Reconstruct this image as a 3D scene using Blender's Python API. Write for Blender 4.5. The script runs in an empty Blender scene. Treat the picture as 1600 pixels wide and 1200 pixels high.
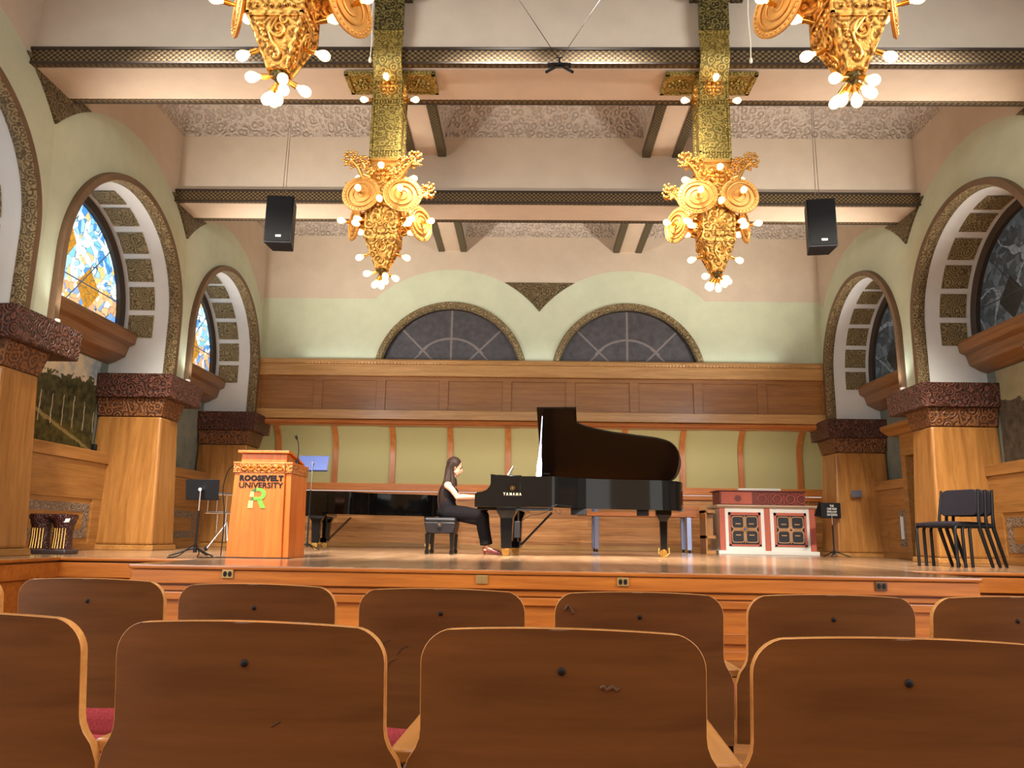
import bpy, bmesh, math, random
from mathutils import Vector, Matrix, Euler
PI = math.pi
random.seed(7)
SC = bpy.context.scene
COL = SC.collection
rad = math.radians

# ------------------------------------------------------------------ camera
cd = bpy.data.cameras.new('camera')
cam = bpy.data.objects.new('camera', cd)
COL.objects.link(cam)
cd.sensor_fit = 'HORIZONTAL'
cd.sensor_width = 36.0
cd.lens = 1197.7 * 36.0 / 1600.0
cd.clip_start = 0.02
cd.clip_end = 200
cam.matrix_world = (Matrix.Translation((-0.174, 0, 0.912)) @ Matrix.Rotation(rad(1.33), 4, 'Z')
                    @ Matrix.Rotation(PI / 2 + rad(11.22), 4, 'X') @ Matrix.Rotation(rad(0.902), 4, 'Z'))
SC.camera = cam

# ------------------------------------------------------------------ world, lights, exposure
SC.view_settings.view_transform = 'Standard'
SC.view_settings.look = 'None'
SC.view_settings.exposure = 0.22
SC.view_settings.gamma = 1.0
SC.view_settings.use_curve_mapping = False
w = bpy.data.worlds.new('world')
SC.world = w
w.use_nodes = True
bg = w.node_tree.nodes['Background']
bg.inputs[0].default_value = (1.0, 0.94, 0.86, 1)
bg.inputs[1].default_value = 2.15


def area(name, loc, target, size, power, color, sizey=None, spread=PI):
    d = bpy.data.lights.new(name, 'AREA')
    d.energy = power
    d.color = color
    d.size = size
    if sizey:
        d.shape = 'RECTANGLE'
        d.size_y = sizey
    d.spread = spread
    o = bpy.data.objects.new(name, d)
    COL.objects.link(o)
    o.location = loc
    o.rotation_euler = (Vector(target) - Vector(loc)).to_track_quat('-Z', 'Y').to_euler()
    return o


# stage floods hung high in the ceiling bay in front of the stage
for fx, fy, fp, sp in ((-3.7, 5.2, 165, 52), (-0.4, 5.6, 105, 40), (0.4, 5.6, 105, 40), (3.7, 5.2, 165, 52)):
    area('stage_flood_light', (fx, fy, 6.4), (fx * 0.9 if abs(fx) > 1 else fx * 3.0, 10.6, 0.65), 0.7, fp, (1.0, 0.92, 0.80), 0.4, rad(sp))
# daylight from the tall hall windows on both sides, nearer than the picture shows
for s_ in (-1, 1):
    area('hall_window_daylight', (s_ * 5.6, 2.6, 4.2), (-s_ * 3.0, 9.5, 4.2), 2.4, 240, (0.78, 0.90, 1.0), 2.0)
# strip lights: under the balcony, and along its top washing the wall above
area('balcony_strip_light', (0, 14.34, 2.97), (0, 16.2, 2.1), 9.8, 105, (1.0, 0.94, 0.84), 0.08)
area('balcony_uplight', (0, 14.06, 4.16), (0, 13.6, 6.8), 9.0, 9, (0.90, 0.97, 1.0), 0.06)
# added fill lamps over the pillar capitals to brighten the ceiling and walls
for fy, fp in ((7.6, 52), (10.85, 60)):
    for s_ in (-1, 1):
        area('ceiling_fill_light', (s_ * 4.98, fy, 3.12), (s_ * 2.4, fy + 2.2, 7.0), 0.4, fp, (1.0, 0.95, 0.88), 0.3, rad(95))


# ------------------------------------------------------------------ helpers
def lin(r, g, b):
    f = lambda v: (v / 255 / 12.92) if v <= 10.31 else (((v / 255) + 0.055) / 1.055) ** 2.4
    return (f(r), f(g), f(b), 1.0)


class G:
    """collects shapes into one bmesh"""

    def __init__(self):
        self.bm = bmesh.new()
        self.mi = 0

    def _t(self, faces):
        for f in faces:
            f.material_index = self.mi

    def face(self, pts):
        vs = [self.bm.verts.new(p) for p in pts]
        f = self.bm.faces.new(vs)
        f.material_index = self.mi
        return f

    def box(self, x0, x1, y0, y1, z0, z1, m=None):
        v = [(x0, y0, z0), (x1, y0, z0), (x1, y1, z0), (x0, y1, z0), (x0, y0, z1), (x1, y0, z1), (x1, y1, z1), (x0, y1, z1)]
        if m:
            v = [m @ Vector(p) for p in v]
        return self.hexa(v)

    def hexa(self, v):
        vs = [self.bm.verts.new(p) for p in v]
        for q in ((0, 3, 2, 1), (4, 5, 6, 7), (0, 1, 5, 4), (1, 2, 6, 5), (2, 3, 7, 6), (3, 0, 4, 7)):
            self.bm.faces.new([vs[i] for i in q]).material_index = self.mi
        return self

    def prism(self, pts, axis, a, b):
        """extrude a 2-D outline along an axis: x -> pts are (y,z), y -> (x,z), z -> (x,y)"""
        def P(p, t):
            return {'x': (t, p[0], p[1]), 'y': (p[0], t, p[1]), 'z': (p[0], p[1], t)}[axis]
        A = [self.bm.verts.new(P(p, a)) for p in pts]
        B = [self.bm.verts.new(P(p, b)) for p in pts]
        n = len(pts)
        fs = [self.bm.faces.new(A), self.bm.faces.new(list(reversed(B)))]
        for i in range(n):
            fs.append(self.bm.faces.new((A[i], B[i], B[(i + 1) % n], A[(i + 1) % n])))
        self._t(fs)
        return self

    def cone(self, p0, p1, r0, r1=None, n=12, cap=True):
        r1 = r0 if r1 is None else r1
        p0, p1 = Vector(p0), Vector(p1)
        q = (p1 - p0).to_track_quat('Z', 'Y')
        R = []
        for p, r in ((p0, r0), (p1, r1)):
            R.append([self.bm.verts.new(p + q @ Vector((r * math.cos(2 * PI * i / n), r * math.sin(2 * PI * i / n), 0))) for i in range(n)])
        fs = [self.bm.faces.new((R[0][i], R[0][(i + 1) % n], R[1][(i + 1) % n], R[1][i])) for i in range(n)]
        if cap:
            fs += [self.bm.faces.new(list(reversed(R[0]))), self.bm.faces.new(R[1])]
        self._t(fs)
        return self

    def tube(self, pts, r, n=8, closed=False):
        pts = [Vector(p) for p in pts]
        m = len(pts)
        rs = r if isinstance(r, (list, tuple)) else [r] * m
        rings = []
        ref = None
        for i, p in enumerate(pts):
            d = (pts[(i + 1) % m] - pts[i - 1]) if closed else (pts[min(i + 1, m - 1)] - pts[max(i - 1, 0)])
            d = d.normalized() if d.length > 1e-9 else Vector((0, 0, 1))
            if ref is None:
                ref = d.orthogonal().normalized()
            ref = (ref - d * ref.dot(d))
            ref = ref.normalized() if ref.length > 1e-6 else d.orthogonal().normalized()
            b = d.cross(ref)
            rings.append([self.bm.verts.new(p + (ref * math.cos(2 * PI * k / n) + b * math.sin(2 * PI * k / n)) * rs[i]) for k in range(n)])
        fs = []
        for i in range(m if closed else m - 1):
            A, B = rings[i], rings[(i + 1) % m]
            fs += [self.bm.faces.new((A[k], A[(k + 1) % n], B[(k + 1) % n], B[k])) for k in range(n)]
        if not closed:
            fs += [self.bm.faces.new(list(reversed(rings[0]))), self.bm.faces.new(rings[-1])]
        self._t(fs)
        return self

    def lathe(self, prof, c=(0, 0, 0), n=20, m=None):
        m = m or Matrix.Identity(4)
        c = Vector(c)
        rings = []
        for r, z in prof:
            rings.append([self.bm.verts.new(m @ (Vector((r * math.cos(2 * PI * k / n), r * math.sin(2 * PI * k / n), z))) + c) for k in range(n)])
        fs = []
        for A, B in zip(rings, rings[1:]):
            fs += [self.bm.faces.new((A[k], A[(k + 1) % n], B[(k + 1) % n], B[k])) for k in range(n)]
        fs += [self.bm.faces.new(list(reversed(rings[0]))), self.bm.faces.new(rings[-1])]
        self._t(fs)
        return self

    def ball(self, c, r, s=(1, 1, 1), u=14, v=8, m=None):
        M = Matrix.Translation(c) @ (m or Matrix.Identity(4)) @ Matrix.Diagonal((r * s[0], r * s[1], r * s[2], 1))
        o = bmesh.ops.create_uvsphere(self.bm, u_segments=u, v_segments=v, radius=1, matrix=M)
        self._t({f for vv in o['verts'] for f in vv.link_faces})
        return self

    def cap(self, p0, p1, r0, r1):
        """a limb: tapered tube with round ends"""
        p0, p1 = Vector(p0), Vector(p1)
        self.cone(p0, p1, r0, r1, 16)
        self.ball(p0, r0, u=16, v=10)
        self.ball(p1, r1, u=16, v=10)
        return self

    def grid(self, fn, nu, nv, cu=False):
        V = [[self.bm.verts.new(fn(i / nu, j / nv)) for j in range(nv + 1)] for i in range(nu if cu else nu + 1)]
        for i in range(nu):
            a, b = V[i], V[(i + 1) % len(V)]
            for j in range(nv):
                self.bm.faces.new((a[j], b[j], b[j + 1], a[j + 1])).material_index = self.mi
        return self


def obj(name, g, mats, parent=None, bevel=0.0, smooth=35, seg=2, loc=None):
    me = bpy.data.meshes.new(name)
    bmesh.ops.recalc_face_normals(g.bm, faces=g.bm.faces)
    g.bm.to_mesh(me)
    g.bm.free()
    for m in (mats if isinstance(mats, (list, tuple)) else [mats]):
        me.materials.append(m)
    if smooth:
        me.polygons.foreach_set('use_smooth', [True] * len(me.polygons))
        me.set_sharp_from_angle(angle=rad(smooth))
    o = bpy.data.objects.new(name, me)
    COL.objects.link(o)
    if parent:
        o.parent = parent
    if loc:
        o.location = loc
    if bevel:
        b = o.modifiers.new('bevel', 'BEVEL')
        b.width = bevel
        b.segments = seg
        b.limit_method = 'ANGLE'
        b.angle_limit = rad(40)
    return o


def tag(o, label, cat, group=None):
    o['label'] = label
    o['category'] = cat
    if group:
        o['group'] = group
    return o


def thing(name, label, cat, loc=(0, 0, 0), rz=0, group=None):
    o = bpy.data.objects.new(name, None)
    o.empty_display_size = 0.1
    COL.objects.link(o)
    o.location = loc
    o.rotation_euler = (0, 0, rz)
    return tag(o, label, cat, group)


def struct(name, g, mats, parent=None, **k):
    o = obj(name, g, mats, parent, **k)
    o['kind'] = 'structure'
    return o


def dup(root, loc=None, rz=None, label=None, group=None):
    r = root.copy()
    COL.objects.link(r)
    if loc is not None:
        r.location = loc
    if rz is not None:
        r.rotation_euler = (0, 0, rz)
    if label:
        r['label'] = label
    if group:
        r['group'] = group

    def kids(a, b):
        for ch in list(a.children):
            c = ch.copy()
            COL.objects.link(c)
            c.parent = b
            kids(ch, c)
    kids(root, r)
    return r


def arc(c, r, a0, a1, n):
    return [(c[0] + r * math.cos(a0 + (a1 - a0) * i / n), c[1] + r * math.sin(a0 + (a1 - a0) * i / n)) for i in range(n + 1)]


# ------------------------------------------------------------------ materials
class N:
    def __init__(self, name, rough=0.5, metal=0.0, spec=0.5):
        self.m = bpy.data.materials.new(name)
        self.m.use_nodes = True
        self.t = self.m.node_tree
        self.b = self.t.nodes['Principled BSDF']
        self.b.inputs['Roughness'].default_value = rough
        self.b.inputs['Metallic'].default_value = metal
        self.b.inputs['Specular IOR Level'].default_value = spec

    def n(self, ty, **k):
        x = self.t.nodes.new(ty)
        for a, v in k.items():
            setattr(x, a, v)
        return x

    def l(self, a, b):
        self.t.links.new(a, b)

    def val(self, sock, v):
        if hasattr(v, 'is_output') or hasattr(v, 'links'):
            self.l(v, sock)
        else:
            sock.default_value = v

    def math(self, op, a, b=None, c=None, clamp=False):
        x = self.n('ShaderNodeMath', operation=op, use_clamp=clamp)
        self.val(x.inputs[0], a)
        if b is not None:
            self.val(x.inputs[1], b)
        if c is not None:
            self.val(x.inputs[2], c)
        return x.outputs[0]

    def co(self, scale=(1, 1, 1), rot=(0, 0, 0), loc=(0, 0, 0)):
        t = self.n('ShaderNodeTexCoord')
        mp = self.n('ShaderNodeMapping')
        mp.inputs['Scale'].default_value = scale
        mp.inputs['Rotation'].default_value = rot
        mp.inputs['Location'].default_value = loc
        self.l(t.outputs['Object'], mp.inputs['Vector'])
        return mp.outputs[0]

    def xyz(self, v=None):
        s = self.n('ShaderNodeSeparateXYZ')
        if v is None:
            v = self.n('ShaderNodeTexCoord').outputs['Object']
        self.l(v, s.inputs[0])
        return s.outputs

    def noise(self, v, scale, detail=4, rough=0.6, dist=0.0):
        x = self.n('ShaderNodeTexNoise')
        self.l(v, x.inputs['Vector'])
        x.inputs['Scale'].default_value = scale
        x.inputs['Detail'].default_value = detail
        x.inputs['Roughness'].default_value = rough
        x.inputs['Distortion'].default_value = dist
        return x.outputs['Fac']

    def voro(self, v, scale, feature='F1', out='Distance', rnd=1.0):
        x = self.n('ShaderNodeTexVoronoi', feature=feature)
        self.l(v, x.inputs['Vector'])
        x.inputs['Scale'].default_value = scale
        x.inputs['Randomness'].default_value = rnd
        return x.outputs[out]

    def ramp(self, f, stops, inter='LINEAR'):
        x = self.n('ShaderNodeValToRGB')
        x.color_ramp.interpolation = inter
        e = x.color_ramp.elements
        while len(e) < len(stops):
            e.new(0.5)
        for k, (p, c) in zip(e, stops):
            k.position = p
            k.color = c
        self.l(f, x.inputs[0])
        return x.outputs[0]

    def mix(self, f, a, b, mode='MIX'):
        x = self.n('ShaderNodeMix', data_type='RGBA', blend_type=mode)
        self.val(x.inputs[0], f)
        self.val(x.inputs[6], a)
        self.val(x.inputs[7], b)
        return x.outputs[2]

    def bump(self, h, s=0.3, d=0.02):
        x = self.n('ShaderNodeBump')
        x.inputs['Strength'].default_value = s
        x.inputs['Distance'].default_value = d
        self.l(h, x.inputs['Height'])
        self.l(x.outputs[0], self.b.inputs['Normal'])

    def col(self, c):
        self.val(self.b.inputs['Base Color'], c)
        return self


def plain(name, c, rough=0.5, metal=0.0, spec=0.5, var=0.0, vscale=20, coat=0.0):
    q = N(name, rough, metal, spec)
    if var:
        f = q.noise(q.co(), vscale)
        d = tuple(x * (1 - var) for x in c[:3]) + (1,)
        u = tuple(min(1, x * (1 + var)) for x in c[:3]) + (1,)
        q.col(q.ramp(f, [(0.3, d), (0.7, u)]))
        q.bump(f, 0.08, 0.005)
    else:
        q.col(c)
    q.b.inputs['Coat Weight'].default_value = coat
    return q.m


def wood(name, c0, c1, grain='z', rough=0.38, scale=1.0, fine=0.5, coat=0.15, spec=0.4, plank=None):
    q = N(name, rough, 0, spec)
    s = [9 * scale] * 3
    s['xyz'.index(grain)] = 0.55 * scale
    v = q.co(s)
    f = q.noise(v, 1.6, 7, 0.62, 0.7)
    f2 = q.noise(v, 9.0, 3, 0.6)
    c = q.ramp(f, [(0.32, c0), (0.68, c1)])
    dk = q.ramp(f2, [(0.3, (0.72, 0.70, 0.66, 1)), (0.6, (1, 1, 1, 1))])
    c = q.mix(fine, c, dk, 'MULTIPLY')
    if plank:
        ax, wd, ln = plank
        o = q.xyz()
        a = q.math('DIVIDE', o['xyz'.index(ax)], wd)
        row = q.math('FLOOR', a)
        b = q.math('ADD', q.math('DIVIDE', o['xyz'.index(grain)], ln), q.math('MULTIPLY', row, 0.37))
        cell = q.math('ADD', q.math('MULTIPLY', row, 3.71), q.math('MULTIPLY', q.math('FLOOR', b), 7.13))
        h = q.math('FRACT', q.math('MULTIPLY', q.math('SINE', q.math('MULTIPLY', cell, 12.9898)), 437.585))
        c = q.mix(1.0, c, q.ramp(h, [(0, (0.70, 0.66, 0.62, 1)), (1, (1.12, 1.1, 1.06, 1))]), 'MULTIPLY')
        e = q.math('GREATER_THAN', q.math('ABSOLUTE', q.math('SUBTRACT', q.math('FRACT', a), 0.5)), 0.485)
        c = q.mix(q.math('MULTIPLY', e, 0.5), c, (0.05, 0.025, 0.01, 1))
    q.col(c)
    q.bump(f2, 0.04, 0.004)
    q.b.inputs['Coat Weight'].default_value = coat
    q.b.inputs['Coat Roughness'].default_value = 0.15
    return q.m


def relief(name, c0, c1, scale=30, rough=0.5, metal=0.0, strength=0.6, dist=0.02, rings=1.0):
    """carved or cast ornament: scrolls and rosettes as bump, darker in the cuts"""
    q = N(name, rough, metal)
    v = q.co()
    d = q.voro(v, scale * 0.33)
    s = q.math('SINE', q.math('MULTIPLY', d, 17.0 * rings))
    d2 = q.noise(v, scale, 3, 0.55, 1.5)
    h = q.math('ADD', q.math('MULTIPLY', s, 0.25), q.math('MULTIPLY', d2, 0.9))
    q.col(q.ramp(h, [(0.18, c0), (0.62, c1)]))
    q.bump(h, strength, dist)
    return q.m


def braid(name, c0, c1, scale=26, axes=(0, 2), rough=0.5):
    q = N(name, rough, 0.25)
    o = q.xyz()
    s1 = q.math('SINE', q.math('MULTIPLY', o[axes[0]], scale * 3.4))
    s2 = q.math('SINE', q.math('MULTIPLY', o[axes[1]], scale * 4.0))
    h = q.math('MULTIPLY', q.math('ADD', q.math('MULTIPLY', s1, s2), 1.0), 0.5)
    q.col(q.ramp(h, [(0.35, c0), (0.75, c1)]))
    q.bump(h, 0.6, 0.01)
    return q.m


def emit(name, c, s):
    q = N(name, 0.3)
    q.col(c)
    q.b.inputs['Emission Color'].default_value = c
    q.b.inputs['Emission Strength'].default_value = s
    return q.m


PINK = lin(197, 180, 158)
GREEN = lin(193, 197, 168)


def paint_wall(name, back=False):
    """painted plaster: pinkish above, a sage band round each arch"""
    q = N(name, 0.75, 0, 0.2)
    o = q.xyz()
    if back:
        u = q.math('SUBTRACT', q.math('ABSOLUTE', o[0]), 1.69)
        z0 = 5.38
    else:
        u = q.math('SUBTRACT', q.math('FLOORED_MODULO', q.math('SUBTRACT', o[1], 9.13 - 1.635), 3.27), 1.635)
        z0 = 4.6
    dz = q.math('SUBTRACT', o[2], 3.85)
    d = q.math('SQRT', q.math('ADD', q.math('MULTIPLY', u, u), q.math('MULTIPLY', dz, dz)))
    m = q.math('MAXIMUM', q.math('LESS_THAN', d, 2.13), q.math('LESS_THAN', o[2], z0))
    f = q.noise(q.co(), 3.0, 5)
    k = q.ramp(f, [(0.3, (0.93, 0.93, 0.93, 1)), (0.7, (1.04, 1.04, 1.04, 1))])
    q.col(q.mix(1.0, q.mix(m, PINK, GREEN), k, 'MULTIPLY'))
    q.bump(q.noise(q.co(), 60.0, 3), 0.05, 0.004)
    return q.m


M = {}
M['wall'] = paint_wall('painted_wall')
M['wall_back'] = paint_wall('painted_back_wall', True)
M['pink'] = plain('pink_plaster', PINK, 0.75, 0, 0.2, 0.05, 3)
M['cream'] = plain('cream_plaster', lin(190, 168, 144), 0.7, 0, 0.2, 0.05, 4)
M['reveal'] = plain('white_plaster', lin(214, 214, 210), 0.6, 0, 0.3, 0.03, 4)
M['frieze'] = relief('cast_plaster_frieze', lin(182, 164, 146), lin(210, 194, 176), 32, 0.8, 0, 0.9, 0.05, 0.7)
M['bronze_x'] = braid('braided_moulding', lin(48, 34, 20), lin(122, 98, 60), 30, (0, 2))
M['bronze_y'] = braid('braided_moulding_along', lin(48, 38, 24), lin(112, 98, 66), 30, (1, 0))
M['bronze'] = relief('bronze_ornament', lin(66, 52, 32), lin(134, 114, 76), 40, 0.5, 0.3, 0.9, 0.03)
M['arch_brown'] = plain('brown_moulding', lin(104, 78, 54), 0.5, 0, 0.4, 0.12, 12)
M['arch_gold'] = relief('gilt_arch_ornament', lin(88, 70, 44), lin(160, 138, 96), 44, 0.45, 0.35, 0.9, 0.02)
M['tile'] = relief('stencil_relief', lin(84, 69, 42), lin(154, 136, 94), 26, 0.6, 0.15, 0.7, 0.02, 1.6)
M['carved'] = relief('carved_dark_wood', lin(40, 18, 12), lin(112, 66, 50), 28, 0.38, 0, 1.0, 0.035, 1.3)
M['oak'] = wood('oak_pillar', lin(140, 92, 42), lin(178, 124, 64), 'z', 0.36, 1.0)
M['oak_y'] = wood('oak_panel', lin(140, 94, 44), lin(178, 126, 66), 'y', 0.4, 1.0)
M['sill'] = wood('sill_wood', lin(116, 80, 46), lin(148, 104, 62), 'y', 0.4, 1.0)
M['oak_x'] = wood('balcony_oak', lin(168, 122, 66), lin(202, 156, 96), 'x', 0.34, 1.0)
M['oak_d'] = wood('balcony_panel_oak', lin(140, 92, 44), lin(166, 114, 58), 'x', 0.4, 1.2)
M['orange'] = wood('stage_front_wood', lin(156, 84, 26), lin(192, 112, 42), 'x', 0.36, 1.0)
M['rail'] = wood('dado_rail_wood', lin(166, 94, 40), lin(200, 122, 58), 'x', 0.36, 1.0)
M['plankwall'] = wood('horizontal_board_wall', lin(160, 104, 56), lin(216, 160, 104), 'x', 0.4, 1.0, 0.4, 0.1, 0.4, ('z', 0.16, 2.6))
M['floor'] = wood('stage_boards', lin(146, 112, 84), lin(194, 160, 128), 'y', 0.22, 1.0, 0.35, 0.4, 0.5, ('x', 0.085, 2.4))
M['audfloor'] = wood('hall_boards', lin(120, 74, 34), lin(160, 104, 52), 'x', 0.35, 1.0, 0.5, 0.2, 0.4, ('y', 0.09, 1.8))
M['lectern'] = wood('lectern_wood', lin(184, 90, 26), lin(214, 114, 38), 'z', 0.34, 1.2, 0.35)
M['lectern_carved'] = relief('lectern_carving', lin(130, 62, 18), lin(226, 140, 62), 50, 0.4, 0, 0.9, 0.02)
M['seat'] = wood('seat_plywood', lin(90, 55, 27), lin(116, 73, 37), 'x', 0.36, 0.8, 0.5, 0.12, 0.35)
M['seat_edge'] = wood('seat_plywood_edge', lin(176, 116, 56), lin(212, 150, 84), 'x', 0.25, 1.0, 0.4, 0.4)
M['armwood'] = wood('armrest_wood', lin(168, 106, 48), lin(206, 142, 74), 'y', 0.3, 1.2, 0.4, 0.3)
M['green_cloth'] = plain('olive_cloth', lin(168, 158, 112), 0.9, 0, 0.1, 0.06, 60)
M['black'] = plain('black_lacquer', (0.003, 0.003, 0.003, 1), 0.06, 0, 0.28)
M['blackmat'] = plain('black_plastic', (0.005, 0.005, 0.006, 1), 0.5, 0, 0.25)
M['blackmetal'] = plain('black_metal', (0.007, 0.007, 0.008, 1), 0.45, 0.0, 0.25)
M['lidwood'] = plain('lid_underside_lacquer', (0.010, 0.005, 0.003, 1), 0.08, 0, 0.5)
M['brass'] = plain('brass', lin(206, 160, 84), 0.25, 1.0)
M['chrome'] = plain('chrome', (0.75, 0.76, 0.78, 1), 0.12, 1.0)
M['glint_steel'] = plain('blue_glint_steel', (0.30, 0.36, 0.56, 1), 0.25, 1.0)  # blue highlight of the black lid prop is put into this metal colour
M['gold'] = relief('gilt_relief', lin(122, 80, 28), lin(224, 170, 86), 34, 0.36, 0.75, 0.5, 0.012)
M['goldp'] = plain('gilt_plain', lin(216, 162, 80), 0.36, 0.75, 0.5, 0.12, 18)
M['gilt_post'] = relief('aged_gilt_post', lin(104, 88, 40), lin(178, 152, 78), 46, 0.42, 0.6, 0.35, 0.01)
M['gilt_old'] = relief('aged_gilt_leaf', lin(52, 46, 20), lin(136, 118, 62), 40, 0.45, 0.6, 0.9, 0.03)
M['bulb'] = emit('lamp_bulb', (1.0, 0.60, 0.25, 1), 7.0)
M['white'] = plain('white_paint', lin(216, 214, 206), 0.5)
M['paper'] = plain('paper', lin(226, 228, 226), 0.6)
M['cord'] = plain('white_cord', lin(226, 214, 190), 0.6)
M['red_cloth'] = plain('red_upholstery', lin(150, 58, 62), 0.9, 0, 0.1, 0.25, 140)
M['blackcloth'] = plain('black_upholstery', lin(34, 30, 36), 0.85, 0, 0.15, 0.25, 160)
M['leather'] = plain('black_leather', (0.008, 0.007, 0.009, 1), 0.42, 0, 0.25, 0.2, 60)
M['skin'] = plain('skin', lin(200, 142, 116), 0.5, 0, 0.3)
M['hair'] = plain('brown_hair', lin(44, 29, 22), 0.6, 0, 0.2, 0.35, 70)
M['blouse'] = plain('black_blouse', lin(16, 13, 17), 0.85, 0, 0.1)
M['trousers'] = plain('black_trousers', lin(15, 12, 14), 0.85, 0, 0.1)
M['shoe'] = plain('burgundy_leather', lin(86, 26, 30), 0.3)
M['rednote'] = plain('terracotta_paint', lin(176, 92, 74), 0.55, 0, 0.3, 0.06, 20)
M['darkred'] = plain('dark_red_paint', lin(106, 42, 36), 0.5)
M['grille'] = plain('dark_grille', lin(34, 34, 40), 0.7)
M['tan'] = plain('tan_line_paint', lin(186, 142, 100), 0.5)
M['blue'] = plain('blue_paint', lin(60, 70, 150), 0.5)
M['darkwood'] = relief('dark_carved_stand', lin(28, 8, 6), lin(78, 30, 20), 50, 0.25, 0, 0.7, 0.02)
M['greenlogo'] = plain('green_logo', lin(108, 182, 56), 0.5)
M['limelogo'] = plain('lime_logo', lin(186, 216, 120), 0.5)
M['dkgreenlogo'] = plain('dark_green_logo', lin(36, 100, 46), 0.5)
M['dkwindow'] = plain('window_lead', lin(52, 40, 30), 0.5)
M['greyblue'] = plain('blue_light_desk', lin(88, 108, 176), 0.35, 0.2)  # blue light falling on the stand's desk is put into its colour


def stained(name, strength, dark=False):
    q = N(name, 0.3)
    o = q.xyz()
    cb = q.n('ShaderNodeCombineXYZ')
    q.l(o[1], cb.inputs[0])
    q.l(o[2], cb.inputs[1])
    v = cb.outputs[0]
    wob = q.n('ShaderNodeVectorMath', operation='ADD')
    nz = q.n('ShaderNodeTexNoise')
    q.l(v, nz.inputs['Vector'])
    nz.inputs['Scale'].default_value = 1.7
    sc = q.n('ShaderNodeVectorMath', operation='SCALE')
    q.l(nz.outputs['Color'], sc.inputs[0])
    sc.inputs['Scale'].default_value = 0.5
    q.l(v, wob.inputs[0])
    q.l(sc.outputs[0], wob.inputs[1])
    wv = wob.outputs[0]
    edge = q.voro(wv, 9.0, 'DISTANCE_TO_EDGE')
    cell = q.n('ShaderNodeTexVoronoi')
    q.l(wv, cell.inputs['Vector'])
    cell.inputs['Scale'].default_value = 9.0
    hs = q.xyz(cell.outputs['Color'])
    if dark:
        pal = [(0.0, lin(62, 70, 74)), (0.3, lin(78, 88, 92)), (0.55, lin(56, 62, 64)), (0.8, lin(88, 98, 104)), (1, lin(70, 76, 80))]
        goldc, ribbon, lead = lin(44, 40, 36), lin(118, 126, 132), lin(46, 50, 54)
    else:
        pal = [(0.0, lin(150, 200, 235)), (0.25, lin(205, 232, 242)), (0.45, lin(70, 140, 205)), (0.6, lin(225, 240, 240)), (0.75, lin(120, 190, 230)), (0.88, lin(214, 190, 130)), (1, lin(240, 246, 244))]
        goldc, ribbon, lead = lin(196, 140, 36), lin(240, 250, 252), lin(52, 70, 84)
    c = q.ramp(hs[0], pal, 'CONSTANT')
    # flowing ribbons
    rn = q.noise(v, 1.25, 2, 0.4, 0.6)
    rb = q.math('LESS_THAN', q.math('ABSOLUTE', q.math('SUBTRACT', rn, 0.5)), 0.018)
    c = q.mix(rb, c, ribbon)
    # rising mosaics lower down in warm colours
    low = q.math('LESS_THAN', q.math('ADD', o[2], q.math('MULTIPLY', q.noise(v, 3.0), 0.8)), 4.5 if not dark else 0.0)
    warm = q.ramp(hs[1], [(0.0, lin(206, 150, 70)), (0.35, lin(240, 236, 226)), (0.6, lin(90, 140, 205)), (0.8, lin(226, 176, 96)), (1, lin(190, 210, 240))], 'CONSTANT')
    c = q.mix(q.math('MULTIPLY', low, 0.85), c, warm)
    u = q.math('SUBTRACT', q.math('FLOORED_MODULO', q.math('SUBTRACT', o[1], 9.13 - 1.635), 3.27), 1.635)
    for (du, dz, a, b) in ((0.52, 4.05, 0.27, 0.30), (-0.05, 4.55, 0.2, 0.28), (-0.55, 4.05, 0.27, 0.3)):
        e = q.math('ADD', q.math('DIVIDE', q.math('ABSOLUTE', q.math('SUBTRACT', u, du)), a),
                   q.math('DIVIDE', q.math('ABSOLUTE', q.math('SUBTRACT', o[2], dz)), b))
        gm = q.ramp(q.noise(v, 14.0), [(0.3, tuple(x * 0.55 for x in goldc[:3]) + (1,)), (0.7, goldc)])
        c = q.mix(q.math('LESS_THAN', e, 1.0), c, gm)
    c = q.mix(q.math('LESS_THAN', edge, 0.022), c, lead)
    bars = q.math('MAXIMUM', q.math('LESS_THAN', q.math('ABSOLUTE', q.math('SUBTRACT', o[2], 4.1)), 0.009),
                  q.math('LESS_THAN', q.math('ABSOLUTE', q.math('SUBTRACT', q.math('ABSOLUTE', u), q.math('MULTIPLY', q.math('SUBTRACT', o[2], 3.7), 0.9))), 0.012))
    c = q.mix(bars, c, lead)
    q.col(c)
    q.l(c, q.b.inputs['Emission Color'])
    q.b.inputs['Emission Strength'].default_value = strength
    return q.m


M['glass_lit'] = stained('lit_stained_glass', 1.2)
M['glass_dim'] = stained('dim_stained_glass', 0.25, True)


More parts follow.
